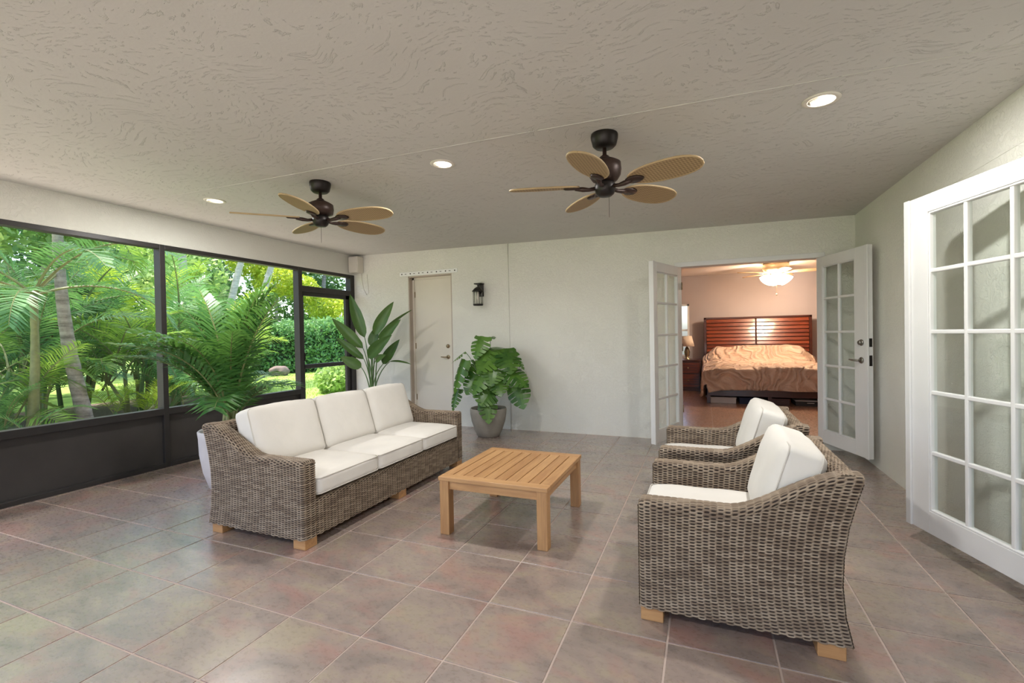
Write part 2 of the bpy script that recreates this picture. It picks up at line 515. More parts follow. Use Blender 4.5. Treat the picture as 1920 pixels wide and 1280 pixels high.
# back wall with the small door recess and the french door opening
DX0, DX1, DZ = -4.234, -3.46, 2.275
FX0, FX1, FZ = -0.29, 1.215, 2.14
wb = box('wall_back', [
    (XL - 0.14, DX0, YB, YB + 0.15, -0.1, 2.8), (DX0, DX1, YB, YB + 0.15, DZ, 2.8),
    (DX1, FX0, YB, YB + 0.15, -0.1, 2.8), (FX0, FX1, YB, YB + 0.15, FZ, 2.8),
    (FX1, XR + 0.15, YB, YB + 0.15, -0.1, 2.8), (FX0, FX1, YB, YB + 0.15, -0.1, STEP - 0.02)], M_WALL)
struct(wb, 'cream stucco back wall of the lanai', 'wall')
NY0, NY1 = 0.50, 2.625
wr = box('wall_right', [
    (XR, XR + 0.15, NY1, YB, -0.1, 2.8), (XR, XR + 0.15, NY0, NY1, 2.14, 2.8),
    (XR, XR + 0.15, YF, NY0, -0.1, 2.8), (XR, XR + 0.15, NY0, NY1, -0.1, STEP - 0.02)], M_WALL)
struct(wr, 'beige stucco right hand wall of the lanai', 'wall')
beam = box('trim_2', (XL - 0.13, XL, YF, YB, ZBEAM, 2.8), M_WALL)
struct(beam, 'beige stucco beam above the screened openings', 'beam')
# hairline seams in the stucco
struct(box('trim_3', [(DX1 + 0.2, XR, YB - 0.002, YB + 0.01, 2.296, 2.303)], M_WALL), 'thin horizontal seam across the back wall', 'seam')
struct(box('trim_4', [(XR - 0.002, XR + 0.01, 2.2, YB, 2.272, 2.279)], M_WALL), 'thin horizontal seam across the right wall', 'seam')
struct(tube('trim_5', [(-2.54, YB - 0.004, 0.0), (-2.54, YB - 0.004, zc(-2.54))], 0.007, M_WALL, n=8), 'thin painted conduit running down the back wall', 'conduit')

# room beyond the near door (out of frame, closes the opening)
LR = struct(box('wall_living', [
    (XR + 0.15, 4.6, -0.6, 3.6, STEP - 0.12, STEP), (XR + 0.15, 4.6, -0.6, 3.6, 2.56, 2.7),
    (4.5, 4.6, -0.6, 3.6, STEP, 2.56), (XR + 0.15, 4.6, -0.7, -0.6, STEP, 2.56), (XR + 0.15, 4.6, 3.6, 3.7, STEP, 2.56)], M_WALL),
    'plain room beyond the near french door', 'wall')

# ---- screened side: posts, rails, kick panels, screens
def screen_bay(idx, y0, y1, label, kick=True):
    f = thing('window_%d' % idx, label, 'screen window', (XL, (y0 + y1) / 2, 0))
    struct(f)
    h = (y1 - y0) / 2
    box('top_rail', (-0.10, -0.0, -h, h, ZBEAM - 0.045, ZBEAM), M_BRONZE, f, 0.003)
    box('bottom_rail', (-0.10, 0.012, -h, h, 0.0, 0.045), M_BRONZE, f, 0.003)
    box('middle_rail', (-0.09, 0.004, -h, h, 0.555, 0.625), M_BRONZE, f, 0.004)
    box('kick_panel', (-0.055, -0.035, -h, h, 0.045, 0.555), M_KICK, f)
    screen_sheet('insect_screen', -0.081, -h, h, 0.625, ZBEAM - 0.045, f)
    return f
def screen_sheet(name, x, y0, y1, z0, z1, parent):
    return mesh(name, [(x, y0, z0), (x, y1, z0), (x, y1, z1), (x, y0, z1)], [(0, 1, 2, 3)], M_SCREEN, parent)
def post(y0, y1, label, x0=-0.10, x1=0.004):
    p = box('window_post', (x0, x1, y0 - (y0 + y1) / 2, y1 - (y0 + y1) / 2, 0, ZBEAM), M_BRONZE, None, 0.004)
    p.location = (XL, (y0 + y1) / 2, 0)
    struct(p, label, 'post')
    return p
screen_bay(1, 0.45, 3.108, 'large dark framed screen with kick panel nearest the camera')
screen_bay(2, 3.162, 4.915, 'dark framed screen with kick panel behind the potted palm')
screen_bay(3, YF, 0.40, 'dark framed screen panel behind the camera')
post(3.108, 3.162, 'dark bronze post between the two large screens')
post(4.915, 4.985, 'dark bronze post between large screen and screen door')
post(5.965, YB, 'dark bronze post in the corner by the back wall')
post(0.40, 0.45, 'dark bronze post left of the frame')
sdoor = thing('door_1', 'dark framed screen door with transom beside the corner', 'screen door', (XL, 5.475, 0)); struct(sdoor)
h = 0.49
box('top_rail', (-0.10, 0.0, -h, h, ZBEAM - 0.05, ZBEAM), M_BRONZE, sdoor, 0.003)
box('transom_bar', (-0.10, 0.004, -h, h, 2.02, 2.10), M_BRONZE, sdoor, 0.003)
screen_sheet('transom_screen', -0.081, -h, h, 2.10, ZBEAM - 0.05, sdoor)
box('door_stile', (-0.075, -0.03, -h, -h + 0.045, 0.02, 2.02), M_BRONZE, sdoor, 0.003)
box('door_stile', (-0.075, -0.03, h - 0.085, h, 0.02, 2.02), M_BRONZE, sdoor, 0.003)
box('door_rail', (-0.075, -0.03, -h, h, 1.96, 2.02), M_BRONZE, sdoor, 0.003)
box('door_rail', (-0.075, -0.03, -h, h, 0.905, 0.965), M_BRONZE, sdoor, 0.003)
box('door_rail', (-0.075, -0.03, -h, h, 0.02, 0.14), M_BRONZE, sdoor, 0.003)
screen_sheet('insect_screen', -0.055, -h, h, 0.14, 1.96, sdoor)
hd = box('door_handle', (-0.03, 0.0, -h + 0.008, -h + 0.03, 1.02, 1.14), M_BLACK, sdoor, 0.004)
# screened end behind the camera
endw = thing('window_4', 'screened end of the lanai behind the camera', 'screen window', ((XL + XR) / 2, YF, 0)); struct(endw)
hw = (XR - XL) / 2
for i in range(5):
    xx = -hw + i * (2 * hw) / 4
    box('mullion', (xx - 0.03, xx + 0.03, -0.05, 0.05, 0, 2.64), M_BRONZE, endw)
box('bottom_rail', (-hw, hw, -0.05, 0.05, 0, 0.06), M_BRONZE, endw)
box('top_rail', (-hw, hw, -0.05, 0.05, 2.36, 2.55), M_BRONZE, endw)

# ---- cream door in its recess
d2 = thing('door_2', 'plain cream slab door set back in the back wall', 'door', ((DX0 + DX1) / 2, YB, 0)); struct(d2)
hx = (DX1 - DX0) / 2
box('door_jamb', [(-hx, -hx + 0.018, 0.001, 0.15, 0, DZ), (hx - 0.018, hx, 0.001, 0.15, 0, DZ), (-hx, hx, 0.001, 0.15, DZ - 0.018, DZ)], M_JAMB, d2)
box('door_stop', [(-hx + 0.018, -hx + 0.05, 0.085, 0.15, 0, DZ - 0.018), (hx - 0.03, hx - 0.018, 0.085, 0.15, 0, DZ - 0.018), (-hx + 0.018, hx - 0.018, 0.085, 0.15, DZ - 0.05, DZ - 0.018)], M_CREAM, d2)
slab = box('door_slab', (-hx + 0.05, hx - 0.03, 0.098, 0.14, 0.10, DZ - 0.05), M_CREAM, d2, 0.003)
box('door_sill', (-hx, hx, 0.02, 0.15, 0.0, 0.10), M_JAMB, d2)
def knob_set(parent, x, y, z, s, lever=True, mat=M_BRASS, side=-1):
    rose = lathe('lock_rose', [(0.0, 0), (0.030, 0), (0.031, 0.006), (0.026, 0.012), (0.0, 0.013)], mat, parent, 20)
    rose.rotation_euler = (R(90) * s, 0, 0); rose.location = (x, y, z)
    if lever:
        hnd = tube('door_lever', [(0, 0, 0.012), (0, 0, 0.045), (0.02 * side, 0, 0.052), (0.06 * side, 0, 0.052), (0.10 * side, 0.004, 0.050)], [0.010, 0.009, 0.010, 0.009, 0.007], mat, parent, 10)
        hnd.rotation_euler = (R(90) * s, 0, 0); hnd.location = (x, y, z)
    else:
        k = lathe('deadbolt', [(0.0, 0.012), (0.022, 0.012), (0.021, 0.026), (0.016, 0.030), (0.0, 0.030)], mat, parent, 18)
        k.rotation_euler = (R(90) * s, 0, 0); k.location = (x, y, z)
lx = -3.60 - (DX0 + DX1) / 2
knob_set(d2, lx, 0.098, 1.185, 1, False)
knob_set(d2, lx, 0.098, 1.02, 1, True)
for z_ in (0.35, 1.15, 1.95):
    box('hinge', (-hx + 0.045, -hx + 0.062, 0.090, 0.102, z_, z_ + 0.09), M_BRASS, d2, 0.001)

# ---- french doors
def french_leaf(name, label, wd, cols, px0, px1, loc, ang, hard, astr_side):
    t = thing(name, label, 'french door', (loc[0], loc[1], STEP), ang); struct(t)
    TH = 0.044
    H = 2.02
    zb, zt = 0.135, H - 0.105
    fr = [(0, px0, -TH / 2, TH / 2, 0, H), (px1, wd, -TH / 2, TH / 2, 0, H), (px0, px1, -TH / 2, TH / 2, 0, zb), (px0, px1, -TH / 2, TH / 2, zt, H)]
    for nm, b in zip(('stile', 'stile', 'bottom_rail', 'top_rail'), fr):
        box(nm, b, M_WHITE, t, 0.002)
    mw = 0.024
    pw = (px1 - px0 - mw * (cols - 1)) / cols
    ph = (zt - zb - mw * 4) / 5
    for c in range(1, cols):
        x = px0 + c * pw + (c - 1) * mw
        box('muntin', (x, x + mw, -0.015, 0.015, zb, zt), M_WHITE, t, 0.005)
    for r_ in range(1, 5):
        z = zb + r_ * ph + (r_ - 1) * mw
        box('muntin', (px0, px1, -0.014, 0.014, z, z + mw), M_WHITE, t, 0.005)
    # glazing bead around the opening
    g = 0.012
    box('glazing_bead', [(px0, px0 + g, -0.019, 0.019, zb, zt), (px1 - g, px1, -0.019, 0.019, zb, zt), (px0, px1, -0.019, 0.019, zb, zb + g), (px0, px1, -0.019, 0.019, zt - g, zt)], M_WHITE, t, 0.004)
    pm = box_mesh('pane', (-pw / 2 - 0.004, pw / 2 + 0.004, -0.0015, 0.0015, -ph / 2 - 0.004, ph / 2 + 0.004)); pm.materials.append(M_GLASS)
    for c in range(cols):
        for r_ in range(5):
            o = link('pane', pm, None, t)
            o.location = (px0 + c * (pw + mw) + pw / 2, 0, zb + r_ * (ph + mw) + ph / 2)
    if astr_side:
        box('astragal', (wd - 0.030, wd + 0.012, astr_side * TH / 2, astr_side * (TH / 2 + 0.012)) [:2] + tuple(sorted((astr_side * TH / 2, astr_side * (TH / 2 + 0.014)))) + (0, H), M_WHITE, t, 0.003)
    for z_ in (0.25, 1.0, 1.75):
        tube('hinge', [(0.0, TH / 2 + 0.004, z_), (0.0, TH / 2 + 0.004, z_ + 0.09)], 0.007, M_BRASS, t, 8)
    if hard:
        for s, yy in ((1, -TH / 2), (-1, TH / 2)):
            knob_set(t, wd - 0.09, yy, 1.10, s, False, M_STEEL)
            knob_set(t, wd - 0.09, yy, 0.93, s, True, M_STEEL, -1 )
        box('lock_plate', (wd - 0.002, wd + 0.003, -0.013, 0.013, 1.06, 1.14), M_BLACK, t)
        box('lock_plate', (wd - 0.002, wd + 0.003, -0.013, 0.013, 0.88, 0.98), M_BLACK, t)
    return t
french_leaf('door_3', 'white ten pane french door leaf swung open at left of bedroom opening', 0.80, 2, 0.11, 0.69, (-0.262, YB - 0.005), math.atan2(-0.76, -0.268), False, 1)
french_leaf('door_4', 'white ten pane french door leaf with nickel lever beside right wall', 0.80, 2, 0.10, 0.615, (1.185, YB - 0.005), math.atan2(-0.735, 0.255), True, -1)
nl = french_leaf('door_5', 'white fifteen pane french door leaf nearest the camera at right', 1.062, 3, 0.13, 0.900, (1.497, 2.630), math.atan2(1.035, -0.288), False, 1)
# opening trim
struct(box('trim_6', [(FX0 - 0.03, FX0 + 0.012, YB - 0.012, YB + 0.16, STEP, FZ), (FX1 - 0.012, FX1 + 0.03, YB - 0.012, YB + 0.16, STEP, FZ), (FX0 - 0.03, FX1 + 0.03, YB - 0.012, YB + 0.16, FZ - 0.012, FZ + 0.045)], M_WHITE, None, 0.003), 'white painted frame around the bedroom opening', 'door frame')
struct(box('trim_7', (FX0, FX1, YB - 0.01, YB + 0.16, STEP - 0.03, STEP + 0.006), M_STEEL, None, 0.002), 'metal threshold of the bedroom opening', 'threshold')
struct(box('trim_8', [(XR - 0.012, XR + 0.16, NY1 - 0.012, NY1 + 0.03, STEP, 2.14), (XR - 0.012, XR + 0.16, NY0 - 0.03, NY0 + 0.012, STEP, 2.14), (XR - 0.012, XR + 0.16, NY0, NY1, 2.128, 2.18)], M_WHITE, None, 0.003), 'white painted frame around the near doorway', 'door frame')

# ================================================================== WICKER SEATING
CW, RW = 0.030, 0.0140
def weave_mesh(name, grids):
    """grids: list of (P, N, U, V) arrays; the weave is real relief: horizontal strands over and under upright stakes"""
    Vs, Fs, UV, LF = [], [], [], []
    base = 0
    for P, N, U, V in grids:
        colu = np.floor(U + 1e-6); fu = U - colu
        vp = V + 0.5 * np.mod(colu, 2)
        fv = vp - np.floor(vp + 1e-6)
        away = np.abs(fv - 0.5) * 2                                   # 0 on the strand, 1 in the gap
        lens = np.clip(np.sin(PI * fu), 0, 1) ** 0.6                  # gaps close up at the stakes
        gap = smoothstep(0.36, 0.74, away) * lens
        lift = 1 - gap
        P2 = P + N * (0.0030 * np.sqrt(np.clip(1 - away ** 2, 0, 1)) + 0.0050 * lift + 0.0016 * lens * lift - 0.003)[..., None]
        a, b = P.shape[:2]
        idx = (np.arange(a * b) + base).reshape(a, b)
        Fs.append(np.stack([idx[:-1, :-1], idx[1:, :-1], idx[1:, 1:], idx[:-1, 1:]], -1).reshape(-1, 4))
        Vs.append(P2.reshape(-1, 3)); UV.append(np.stack([U, V], -1).reshape(-1, 2)); LF.append(lift.reshape(-1))
        base += a * b
    Vs = np.concatenate(Vs); Fs = np.concatenate(Fs); UV = np.concatenate(UV); LF = np.concatenate(LF)
    me = bpy.data.meshes.new(name)
    me.vertices.add(len(Vs)); me.vertices.foreach_set('co', Vs.astype(np.float32).ravel())
    me.loops.add(Fs.size); me.loops.foreach_set('vertex_index', Fs.ravel().astype(np.int32))
    me.polygons.add(len(Fs)); me.polygons.foreach_set('loop_start', (np.arange(len(Fs)) * 4).astype(np.int32))
    me.polygons.foreach_set('use_smooth', np.ones(len(Fs), bool))
    me.update(calc_edges=True)
    uvl = me.uv_layers.new(name='UVMap')
    uvl.data.foreach_set('uv', UV[Fs.ravel()].astype(np.float32).ravel())
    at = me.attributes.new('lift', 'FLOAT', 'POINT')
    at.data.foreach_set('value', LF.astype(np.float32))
    me.validate()
    return me
def samples(length, pitch, per):
    n = max(1, round(length / pitch))
    return np.linspace(0, n, n * per + 1), n
def sweep(section, along, axis_fn, flip=False):
    """section: list of (a,b) points -> resampled at strand pitch; axis_fn(s, A, B, arc) gives P"""
class Seat:
    Z0, ZARM, ZBACK = 0.062, 0.552, 0.742
    def __init__(s, W, D):
        s.W, s.D = W, D
    def top(s, d):
        return s.ZARM + (s.ZBACK - s.ZARM) * smoothstep(0.46 * s.D, 0.97 * s.D, d)
    def xback(s, z):
        k = s.D / 0.94
        return np.interp(z, [0.0, 0.06, 0.18, 0.30, 0.42, 0.54, 0.65, 0.76], np.array([0.893, 0.886, 0.858, 0.848, 0.853, 0.872, 0.902, 0.938])) * k
    def arm(s, y_out, y_in):
        """one arm: outer face, rounded top, inner face swept from front to back, with a front cap"""
        thick = abs(y_in - y_out); sg = 1 if y_in > y_out else -1
        r = 0.028
        rr = 0.022
        us, nu = samples(s.D, CW, 6)
        sfrac = us / nu
        d0 = sfrac * s.D
        dd = np.clip(rr - d0, 0, rr)
        inset = rr - np.sqrt(np.clip(rr * rr - dd * dd, 0, None))
        g = []
        for yy, ns_, zlow in ((0.0, -1.0, s.Z0), (thick, 1.0, 0.27)):
            vs, nv = samples(s.ZBACK - zlow, RW, 6)
            Z = np.minimum((zlow + vs / nv * (s.ZBACK - zlow))[None, :], (s.top(d0) - r + 0.006)[:, None])
            X = -(sfrac[:, None] * s.xback(Z))
            Nn = np.zeros(Z.shape + (3,)); Nn[..., 1] = ns_ * sg
            P = np.stack([X, np.full(Z.shape, y_out + sg * yy), Z], -1) - Nn * inset[:, None, None]
            U, V = np.meshgrid(us, vs, indexing='ij')
            g.append((P, Nn, U, V))
        # woven band over the top of the arm, strands running along it
        th_ = np.linspace(0, PI, 43)
        half = thick / 2 + 0.003
        ex = np.sign(np.cos(th_)) * np.abs(np.cos(th_)) ** 0.6; ez = np.abs(np.sin(th_)) ** 0.6
        yb, zb = half - half * ex, (r + 0.004) * ez
        L = np.concatenate([[0], np.cumsum(np.hypot(np.diff(yb), np.diff(zb)))])
        vs, nv = samples(L[-1], RW * 1.05, 6)
        ar = vs / nv * L[-1]
        yb, zb = np.interp(ar, L, yb), np.interp(ar, L, zb)
        ty, tz = np.gradient(yb), np.gradient(zb); ln = np.hypot(ty, tz) + 1e-9
        Z = (s.top(d0) - r)[:, None] + zb[None, :]
        X = -(sfrac[:, None] * s.xback(Z))
        Nn = np.stack([np.zeros_like(Z), np.broadcast_to(-tz / ln, Z.shape) * sg, np.broadcast_to(ty / ln, Z.shape)], -1)
        P = np.stack([X, np.broadcast_to(y_out + sg * (yb - 0.003), Z.shape), Z], -1) - Nn * inset[:, None, None]
        U, V = np.meshgrid(us, vs, indexing='ij')
        g.append((P, Nn, U, V))
        # front cap
        cu, cn = samples(thick - 0.03, CW, 6); cv, cvn = samples(s.ZARM - s.Z0 - 0.018, RW, 6)
        uu, vv = np.meshgrid(cu, cv, indexing='ij')
        Pc = np.stack([np.zeros_like(uu) - 0.001, y_out + sg * (0.015 + uu / cn * (thick - 0.03)), s.Z0 + vv / cvn * (s.ZARM - s.Z0 - 0.018)], -1)
        Nc = np.zeros_like(Pc); Nc[..., 0] = 1
        g.append((Pc, Nc, uu, vv))
        # back edge of the arm
        bu, bn = samples(thick, CW, 5); bv, bvn = samples(s.ZBACK - s.Z0, RW, 5)
        uu, vv = np.meshgrid(bu, bv, indexing='ij')
        zz = s.Z0 + vv / bvn * (s.ZBACK - s.Z0 - 0.02)
        Pb = np.stack([-s.xback(zz), y_out + sg * (uu / bn * thick), zz], -1)
        Nb = np.zeros_like(Pb); Nb[..., 0] = -1
        g.append((Pb, Nb, uu, vv))
        return weave_mesh('arm', g)
    def back(s, y0, y1):
        th_ = 0.085 * s.D / 0.94
        zt = s.ZBACK + 0.004
        zs = np.linspace(s.Z0, zt - 0.03, 40)
        outer = [(-float(s.xback(z)), z) for z in zs]
        xo = outer[-1][0]
        arcp = [(xo + 0.03 - 0.03 * math.cos(a), zt - 0.03 + 0.03 * math.sin(a)) for a in np.linspace(0.2, PI / 2, 7)]
        arcp2 = [(xo + th_ - 0.03 + 0.03 * math.sin(a), zt - 0.03 + 0.03 * math.cos(a)) for a in np.linspace(0, PI / 2, 7)]
        inner = [(xo + th_ + 0.012 + k * 0.07, zt - 0.05 - k * 0.42) for k in np.linspace(0, 1, 12)]
        sec = np.array(outer + arcp + arcp2 + inner)
        seg = np.sqrt((np.diff(sec, axis=0) ** 2).sum(1)); acc = np.concatenate([[0], np.cumsum(seg)])
        vs, nv = samples(acc[-1], RW, 5)
        a = vs / nv * acc[-1]
        sx = np.interp(a, acc, sec[:, 0]); sz = np.interp(a, acc, sec[:, 1])
        tx, tz = np.gradient(sx), np.gradient(sz); ln = np.hypot(tx, tz) + 1e-9
        nx, nz = -tz / ln, tx / ln
        us, nu = samples(y1 - y0, CW, 4)
        Y, _ = np.meshgrid(y0 + us / nu * (y1 - y0), sx, indexing='ij')
        X = np.broadcast_to(sx, Y.shape); Z = np.broadcast_to(sz, Y.shape)
        P = np.stack([X, Y, Z], -1)
        N = np.stack([np.broadcast_to(nx, Y.shape), np.zeros_like(Y), np.broadcast_to(nz, Y.shape)], -1)
        U, V = np.meshgrid(us, vs, indexing='ij')
        return weave_mesh('backrest', [(P, N, U, V)])
    def apron(s, y0, y1, z1=0.288):
        sec = np.array([(-0.004, z) for z in np.linspace(s.Z0, z1 - 0.01, 12)] + [(-0.012, z1), (-0.10, z1 + 0.002)])
        seg = np.sqrt((np.diff(sec, axis=0) ** 2).sum(1)); acc = np.concatenate([[0], np.cumsum(seg)])
        vs, nv = samples(acc[-1], RW, 5); a = vs / nv * acc[-1]
        sx = np.interp(a, acc, sec[:, 0]); sz = np.interp(a, acc, sec[:, 1])
        tx, tz = np.gradient(sx), np.gradient(sz); ln = np.hypot(tx, tz) + 1e-9
        us, nu = samples(y1 - y0, CW, 6)
        Y, _ = np.meshgrid(y0 + us / nu * (y1 - y0), sx, indexing='ij')
        P = np.stack([np.broadcast_to(sx, Y.shape), Y, np.broadcast_to(sz, Y.shape)], -1)
        N = np.stack([np.broadcast_to(tz / ln, Y.shape), np.zeros_like(Y), np.broadcast_to(-tx / ln, Y.shape)], -1)
        U, V = np.meshgrid(us, vs, indexing='ij')
        return weave_mesh('front_apron', [(P, N, U, V)])

def cushion_mesh(name, lx, ly, lz, r=0.045, puff=0.03, n=14, seed=0, crown=0.0):
    """boxed cushion: rounded box with swollen faces and soft creases; centred on the origin"""
    bm = bmesh.new()
    bmesh.ops.create_cube(bm, size=2)
    bmesh.ops.subdivide_edges(bm, edges=bm.edges[:], cuts=n, use_grid_fill=True)
    hx_, hy_, hz_ = lx / 2, ly / 2, lz / 2
    for v in bm.verts:
        u, q, t = v.co
        p = Vector((u * hx_, q * hy_, t * hz_))
        c = Vector((max(-hx_ + r, min(hx_ - r, p.x)), max(-hy_ + r, min(hy_ - r, p.y)), max(-hz_ + r, min(hz_ - r, p.z))))
        dlt = p - c
        if dlt.length > 1e-6: p = c + dlt.normalized() * r
        bulge = (1 - u ** 4) * (1 - q ** 4)
        p.z += math.copysign(1, t) * puff * bulge * min(1, abs(t) * 1.4) if abs(t) > 0.02 else 0
        if crown: p.x += crown * (1 - q * q) * (1 if u > 0 else 0) * abs(u)
        nz_ = noise.noise(Vector((p.x * 7 + seed, p.y * 7, p.z * 5))) * 0.006 + noise.noise(Vector((p.x * 19, p.y * 19 + seed, p.z * 9))) * 0.002
        p += p.normalized() * nz_
        v.co = p
    me = bpy.data.meshes.new(name)
    bm.to_mesh(me); bm.free()
    return me
def piping_mesh(name, lx, ly, z, r=0.03, rad=0.0035, z2=None):
    V, Fc = [], []
    for zz in ((z, z2) if z2 is not None else (z,)):
        pts = []
        for sx, sy, a0 in ((1, 1, 0), (-1, 1, 90), (-1, -1, 180), (1, -1, 270)):
            for k in range(5):
                a = R(a0 + k * 22.5)
                pts.append((sx * (lx / 2 - r) + r * math.cos(a), sy * (ly / 2 - r) + r * math.sin(a), zz))
        pts.append(pts[0]); pts.append(pts[1])
        v, f = tube_data(pts, rad, 6, False)
        o = len(V); V += v; Fc += [tuple(i + o for i in t) for t in f]
    return pyd(name, V, Fc)

def seating(name, label, cat, W, D, ncush, loc, rotz, group=None):
    t = thing(name, label, cat, loc, rotz, group)
    s = Seat(W, D)
    ox, oy = D / 2, -W / 2           # local frame: front at +x, y runs across
    AT = 0.105
    def put(n_, me, mt, dx=0, dy=0, dz=0, rot=(0, 0, 0), par=None, smooth=False):
        o = link(n_, me, mt, par or t, smooth)
        if par is None: o.location = (ox + dx, oy + dy, dz)
        else: o.location = (dx, dy, dz)
        o.rotation_euler = rot
        return o
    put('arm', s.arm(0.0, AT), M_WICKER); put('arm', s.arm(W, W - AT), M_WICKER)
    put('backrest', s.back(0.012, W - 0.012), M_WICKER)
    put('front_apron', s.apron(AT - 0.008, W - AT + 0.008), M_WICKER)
    put('seat_deck', box_mesh('seat_deck', (-D * 0.84, -0.03, AT * 0.6, W - AT * 0.6, 0.10, 0.276)), M_TEAK_X)
    xs = (-0.105, -D * 0.93 + 0.01)
    ys = (0.006, W - 0.106) if ncush == 1 else (0.006, W / 2 - 0.05, W - 0.106)
    for x_ in xs:
        for y_ in ys:
            put('leg', box_mesh('leg', (x_, x_ + 0.1, y_, y_ + 0.1, 0.0, 0.072), 0.004), M_TEAK_X)
    cw = (W - 2 * AT - 0.006) / ncush
    sd_ = D * 0.70
    for i in range(ncush):
        yc = AT + 0.003 + cw * (i + 0.5)
        lz = 0.125
        c = put('seat_cushion', cushion_mesh('seat_cushion', sd_, cw - 0.004, lz, 0.03, 0.022, 14, i * 5.1), M_CUSH, 0.012 - sd_ / 2, yc, 0.292 + lz / 2 + 0.020, smooth=True)
        link('piping', piping_mesh('piping', sd_ - 0.004, cw - 0.006, lz / 2 - 0.012, 0.03, 0.0035, -lz / 2 + 0.012), M_PIPE, c, True)
        bh, bt = (0.43, 0.155) if ncush > 1 else (0.405, 0.165)
        b = put('back_cushion', cushion_mesh('back_cushion', bh, cw - 0.008, bt, 0.032, 0.030, 14, 31 + i * 3.3, 0.012), M_CUSH, -D * (0.675 if ncush > 1 else 0.73), yc, (0.628 if ncush > 1 else 0.615), (0, R(-90 - 17), 0), smooth=True)
        link('piping', piping_mesh('piping', bh - 0.006, cw - 0.012, bt / 2 - 0.016, 0.04, 0.0035, -bt / 2 + 0.016), M_PIPE, b, True)
    return t
seating('sofa', 'long brown wicker sofa with three cream seat and back cushions', 'sofa', 2.06, 0.94, 3, (-2.324 - 0.47, 2.161 + 1.03, 0), 0)
seating('armchair', 'brown wicker armchair with cream cushions nearest the camera', 'armchair', 0.79, 0.875, 1, (-0.29 + 0.4375, 2.19 + 0.395, 0), PI, 'pair of wicker armchairs')
seating('armchair', 'brown wicker armchair with cream cushions standing behind the nearer one', 'armchair', 0.83, 0.875, 1, (-0.285 + 0.4375, 3.235 + 0.415, 0), PI, 'pair of wicker armchairs')

# ================================================================== COFFEE TABLE
ct = thing('coffee_table', 'low square teak coffee table with slatted top between sofa and armchairs', 'coffee table', ((-1.665 - 0.893) / 2, (2.675 + 3.535) / 2, 0))
tw, tl, th = 0.386, 0.43, 0.39
fw = 0.075
for y0, y1 in ((-tl, -tl + fw), (tl - fw, tl)):
    box('top_rail', (-tw, tw, y0, y1, th - 0.027, th), M_TEAK_X, ct, 0.003)
for x0, x1 in ((-tw, -tw + fw * 0.95), (tw - fw * 0.95, tw)):
    box('top_rail', (x0, x1, -tl + fw + 0.001, tl - fw - 0.001, th - 0.027, th), M_TEAK_Y, ct, 0.003)
ns = 8
xi0, xi1 = -tw + fw * 0.95 + 0.004, tw - fw * 0.95 - 0.004
sw = (xi1 - xi0) / ns
for i in range(ns):
    box('slat', (xi0 + i * sw + 0.003, xi0 + (i + 1) * sw - 0.003, -tl + fw + 0.001, tl - fw - 0.001, th - 0.024, th - 0.001), M_TEAK_Y, ct, 0.002)
lg = 0.068
for sx in (-1, 1):
    for sy in (-1, 1):
        x0 = sx * (tw - 0.006); y0 = sy * (tl - 0.008)
        box('leg', (min(x0, x0 - sx * lg), max(x0, x0 - sx * lg), min(y0, y0 - sy * lg), max(y0, y0 - sy * lg), 0, th - 0.028), M_TEAK_Z, ct, 0.003)
for sy in (-1, 1):
    y0 = sy * (tl - 0.022)
    box('apron', (-tw + lg + 0.006, tw - lg - 0.006, min(y0, y0 - sy * 0.022), max(y0, y0 - sy * 0.022), th - 0.085, th - 0.028), M_TEAK_X, ct, 0.002)
for sx in (-1, 1):
    x0 = sx * (tw - 0.022)
    box('apron', (min(x0, x0 - sx * 0.022), max(x0, x0 - sx * 0.022), -tl + lg + 0.008, tl - lg - 0.008, th - 0.085, th - 0.028), M_TEAK_Y, ct, 0.002)
box('brace', (-0.03, 0.03, -tl + fw, tl - fw, th - 0.05, th - 0.026), M_TEAK_Y, ct)

# ================================================================== CEILING FANS
def blade_mat():
    b = NB('rattan_fan_blade')
    co = b.coord()
    v = b.mapping(co, (1, 1, 1), (0, 0, R(45)))
    ch = b.n('ShaderNodeTexChecker'); ch.inputs['Scale'].default_value = 75; b.l(v, ch.inputs['Vector'])
    n1 = b.noise(b.mapping(co, (8, 90, 8)), 2, 3)
    c1 = b.mix(ch.outputs['Fac'], srgb(172, 146, 108), srgb(130, 106, 76))
    b.set(b.mix(b.math('MULTIPLY', n1, 0.35), c1, srgb(188, 166, 130)), 0.6, spec=0.25)
    b.bump(ch.outputs['Fac'], 0.5, 0.004)
    return b.m
M_BLADE = blade_mat()
M_BLADERIM = simple('rattan_rim', srgb(176, 152, 114), 0.6, var=0.1)
def blade_meshes(r0, r1, wd):
    n = 28
    out = []
    for k in range(n):
        a = 2 * PI * k / n
        cx = math.cos(a); sy = math.sin(a)
        x = (r0 + r1) / 2 + (r1 - r0) / 2 * math.copysign(abs(cx) ** 0.85, cx)
        y = wd / 2 * math.copysign(abs(sy) ** 0.9, sy) * (0.92 + 0.10 * cx)
        out.append((x, y))
    V = [(x, y, 0.004) for x, y in out] + [(x, y, -0.004) for x, y in out]
    Fc = [tuple(range(n)), tuple(range(2 * n - 1, n - 1, -1))]
    Fc += [(i, n + i, n + (i + 1) % n, (i + 1) % n) for i in range(n)]
    rim, rf = tube_data([(x, y, 0) for x, y in out] + [(out[0][0], out[0][1], 0)], 0.0065, 6, False)
    return pyd('blade', V, Fc), pyd('blade_rim', rim, rf)
